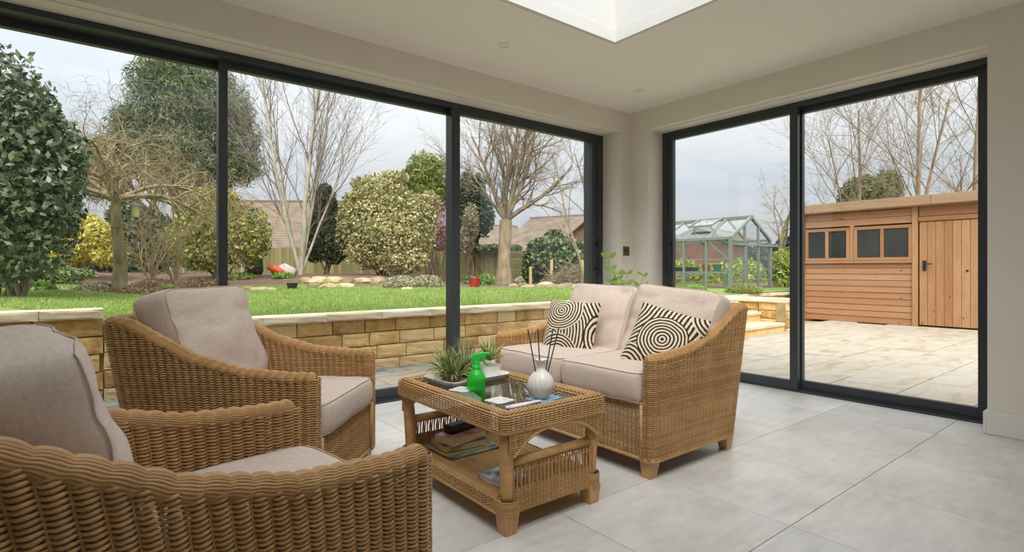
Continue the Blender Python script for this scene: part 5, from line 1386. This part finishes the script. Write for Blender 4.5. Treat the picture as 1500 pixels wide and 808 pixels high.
for (dx, dy, ang, l_) in ((-.006, .003, (-.052, .012), .292), (.004, .0, (.004, .03), .290), (.006, -.004, (.052, -.045), .296), (.008, .002, (.036, -.03), .292)):
    MB().tube([(dx, dy, .02), (dx+ang[0], dy+ang[1], l_)], .0028, 6).build('reed', M['reed'], va)
# -- books on the shelf
SHZ = .1285
def paper(name, col): return simple(name, srgb(*col), .6, None)
M['page'] = simple('page_block', srgb(214, 186, 150), .9, srgb(196, 166, 128), 60, stretch=(1, 1, 30))
M['page_w'] = simple('white_page_block', srgb(224, 220, 214), .9, srgb(200, 196, 190), 60, stretch=(1, 1, 30))
def book(c_, w, d, h, rz, cover, pages, label, soft=True):
    root = empty('book', c_, rz, label=label, cat='book', group='books on the table shelf')
    MB().box(-w/2+.002, w/2-.003, -d/2+.003, d/2-.001, .002, h-.002).build('pages', M[pages], root)
    MB().box(-w/2, w/2, -d/2, d/2, 0, .002).box(-w/2, w/2, -d/2, d/2, h-.002, h).box(-w/2, w/2, d/2-.0005, d/2+.002, 0, h).build('cover', cover, root, bevel=.0006)
    return root
def cover_mat(name, a, b, sc_=8):
    t = NT(name); v = t.coords((1, 1, 1), 'Object'); t.bsdf(t.ramp(t.noise(v, sc_, 4, .6, 1.0), [(.40, srgb(*a)), (.60, srgb(*b))]), .28); return t.m
z = SHZ
book((1.452, 2.215, z), .285, .205, .007, 0.0, cover_mat('magazine_teal', (70, 96, 110), (170, 180, 176)), 'page_w', 'teal magazine at the bottom of the book stack'); z += .0072
book((1.438, 2.222, z), .275, .19, .008, .04, cover_mat('magazine_multi', (196, 170, 70), (120, 130, 150), 14), 'page_w', 'glossy yellow and grey magazine under the books'); z += .0082
book((1.425, 2.232, z), .225, .160, .034, -.09, cover_mat('book_dark', (40, 44, 48), (74, 72, 70)), 'page', 'thick dark paperback under the red book'); z += .0342
book((1.430, 2.215, z), .226, .125, .036, .20, cover_mat('book_red', (150, 40, 46), (196, 170, 176), 5), 'page', 'red-covered paperback on top of the stack'); z += .0362
cs = MB().box(-.083, .083, -.031, .031, 0, .040).build('glasses_case', M['alu_black'], None, bevel=.013, seg=3, smooth=True, label='black glasses case on top of the red book', cat='glasses case'); cs.location = (1.436, 2.232, z); cs.rotation_euler = (0, 0, .16)
book((1.365, 1.785, SHZ), .15, .155, .020, .04, cover_mat('book_blue', (60, 84, 150), (226, 228, 236), 10), 'page_w', 'blue and white book lying alone at the near end of the shelf')
# -- glossy-leaved plant behind the sofa
zz = empty('potted_plant', (3.62, 3.06, 0), label='glossy leafed pot plant peeping up behind the sofa', cat='plant')
MB().lathe([(.10, 0), (.14, .26), (.15, .26), (.15, .30), (.135, .30), (.13, .27)], 24).build('pot', M['ceramic'], zz)
MB().lathe([(.128, .255), (.128, .272)], 20).build('soil', M['soil'], zz)
M['zz'] = leaf_mat('glossy_green_leaf', [(.2, srgb(84, 120, 44)), (.5, srgb(132, 168, 70)), (.8, srgb(176, 200, 104))], .3, .25)
R = np.random.default_rng(12); RTV = np.array([SV, -CV, 0]); FWV = np.array([CV, SV, 0])
for k, (dxr, dxf, h_) in enumerate(((-.10, 0, .84), (.03, .03, .70), (.14, -.02, .68), (.0, .08, .66), (-.05, -.06, .70))):
    base_ = np.array([R.normal()*.03, R.normal()*.03, .26]); tip = base_ + RTV*dxr + FWV*dxf + [0, 0, h_]
    pts = [base_*(1-f_) + tip*f_ + RTV*dxr*.2*(f_*f_-f_) for f_ in np.linspace(0, 1, 9)]
    stm = MB().tube(pts, [.007-.0055*i/8 for i in range(9)], 6).build('stem', M['zz'], zz, smooth=True)
    for i in range(3, 9):
        for sg_ in (-1, 1):
            d_ = unit(RTV*sg_*.8 + FWV*R.normal()*.4 + [0, 0, .55]); L_ = .075*R.uniform(.8, 1.15); s_ = unit(np.cross(d_, FWV*.9 + [0, 0, -.35])); nrm = unit(np.cross(s_, d_))
            p0 = np.array(pts[i]); wv_ = L_*.26
            V = [p0, p0+d_*L_*.35+s_*wv_+nrm*.004, p0+d_*L_*.4, p0+d_*L_*.35-s_*wv_+nrm*.004, p0+d_*L_*.7+s_*wv_*.8+nrm*.003, p0+d_*L_*.72, p0+d_*L_*.7-s_*wv_*.8+nrm*.003, p0+d_*L_]
            me = bpy.data.meshes.new('leaf'); me.from_pydata([tuple(v) for v in V], [], [(0, 1, 2), (0, 2, 3), (1, 4, 5, 2), (2, 5, 6, 3), (4, 7, 5), (5, 7, 6)]); me.materials.append(M['zz'])
            link('leaf', me, stm)
# -- switch plate in the corner
M['bronze'] = simple('dark_bronze_plate', srgb(104, 98, 90), .35, metallic=.7)
sw_ = empty('light_switch', (4.243, WY, 1.185), label='dark metal double light switch on the corner wall', cat='light switch')
MB().box(-.045, .045, -.008, 0, -.046, .046).build('plate', M['bronze'], sw_, bevel=.003, seg=2)
for dx in (-.016, .016): MB().box(dx-.008, dx+.008, -.013, -.007, -.016, .016).build('rocker', M['bronze'], sw_, bevel=.002)
# -- recessed downlights
M['lens'] = simple('frosted_lens', srgb(236, 232, 224), .4)
for x_, y_, lb in ((2.295, 3.005, 'white recessed downlight left of the rooflight'), (3.815, 3.03, 'white recessed downlight near the room corner')):
    dl = empty('downlight', (x_, y_, CEIL), label=lb, cat='downlight', group='ceiling downlights')
    MB().lathe([(.046, 0), (.046, -.004), (.040, -.007), (.030, -.006), (.030, .0)], 28).build('bezel', M['white'], dl, smooth=False)
    MB().lathe([(.0285, -.001), (.0285, -.0035), (.016, -.0045)], 20).build('lens', M['lens'], dl)
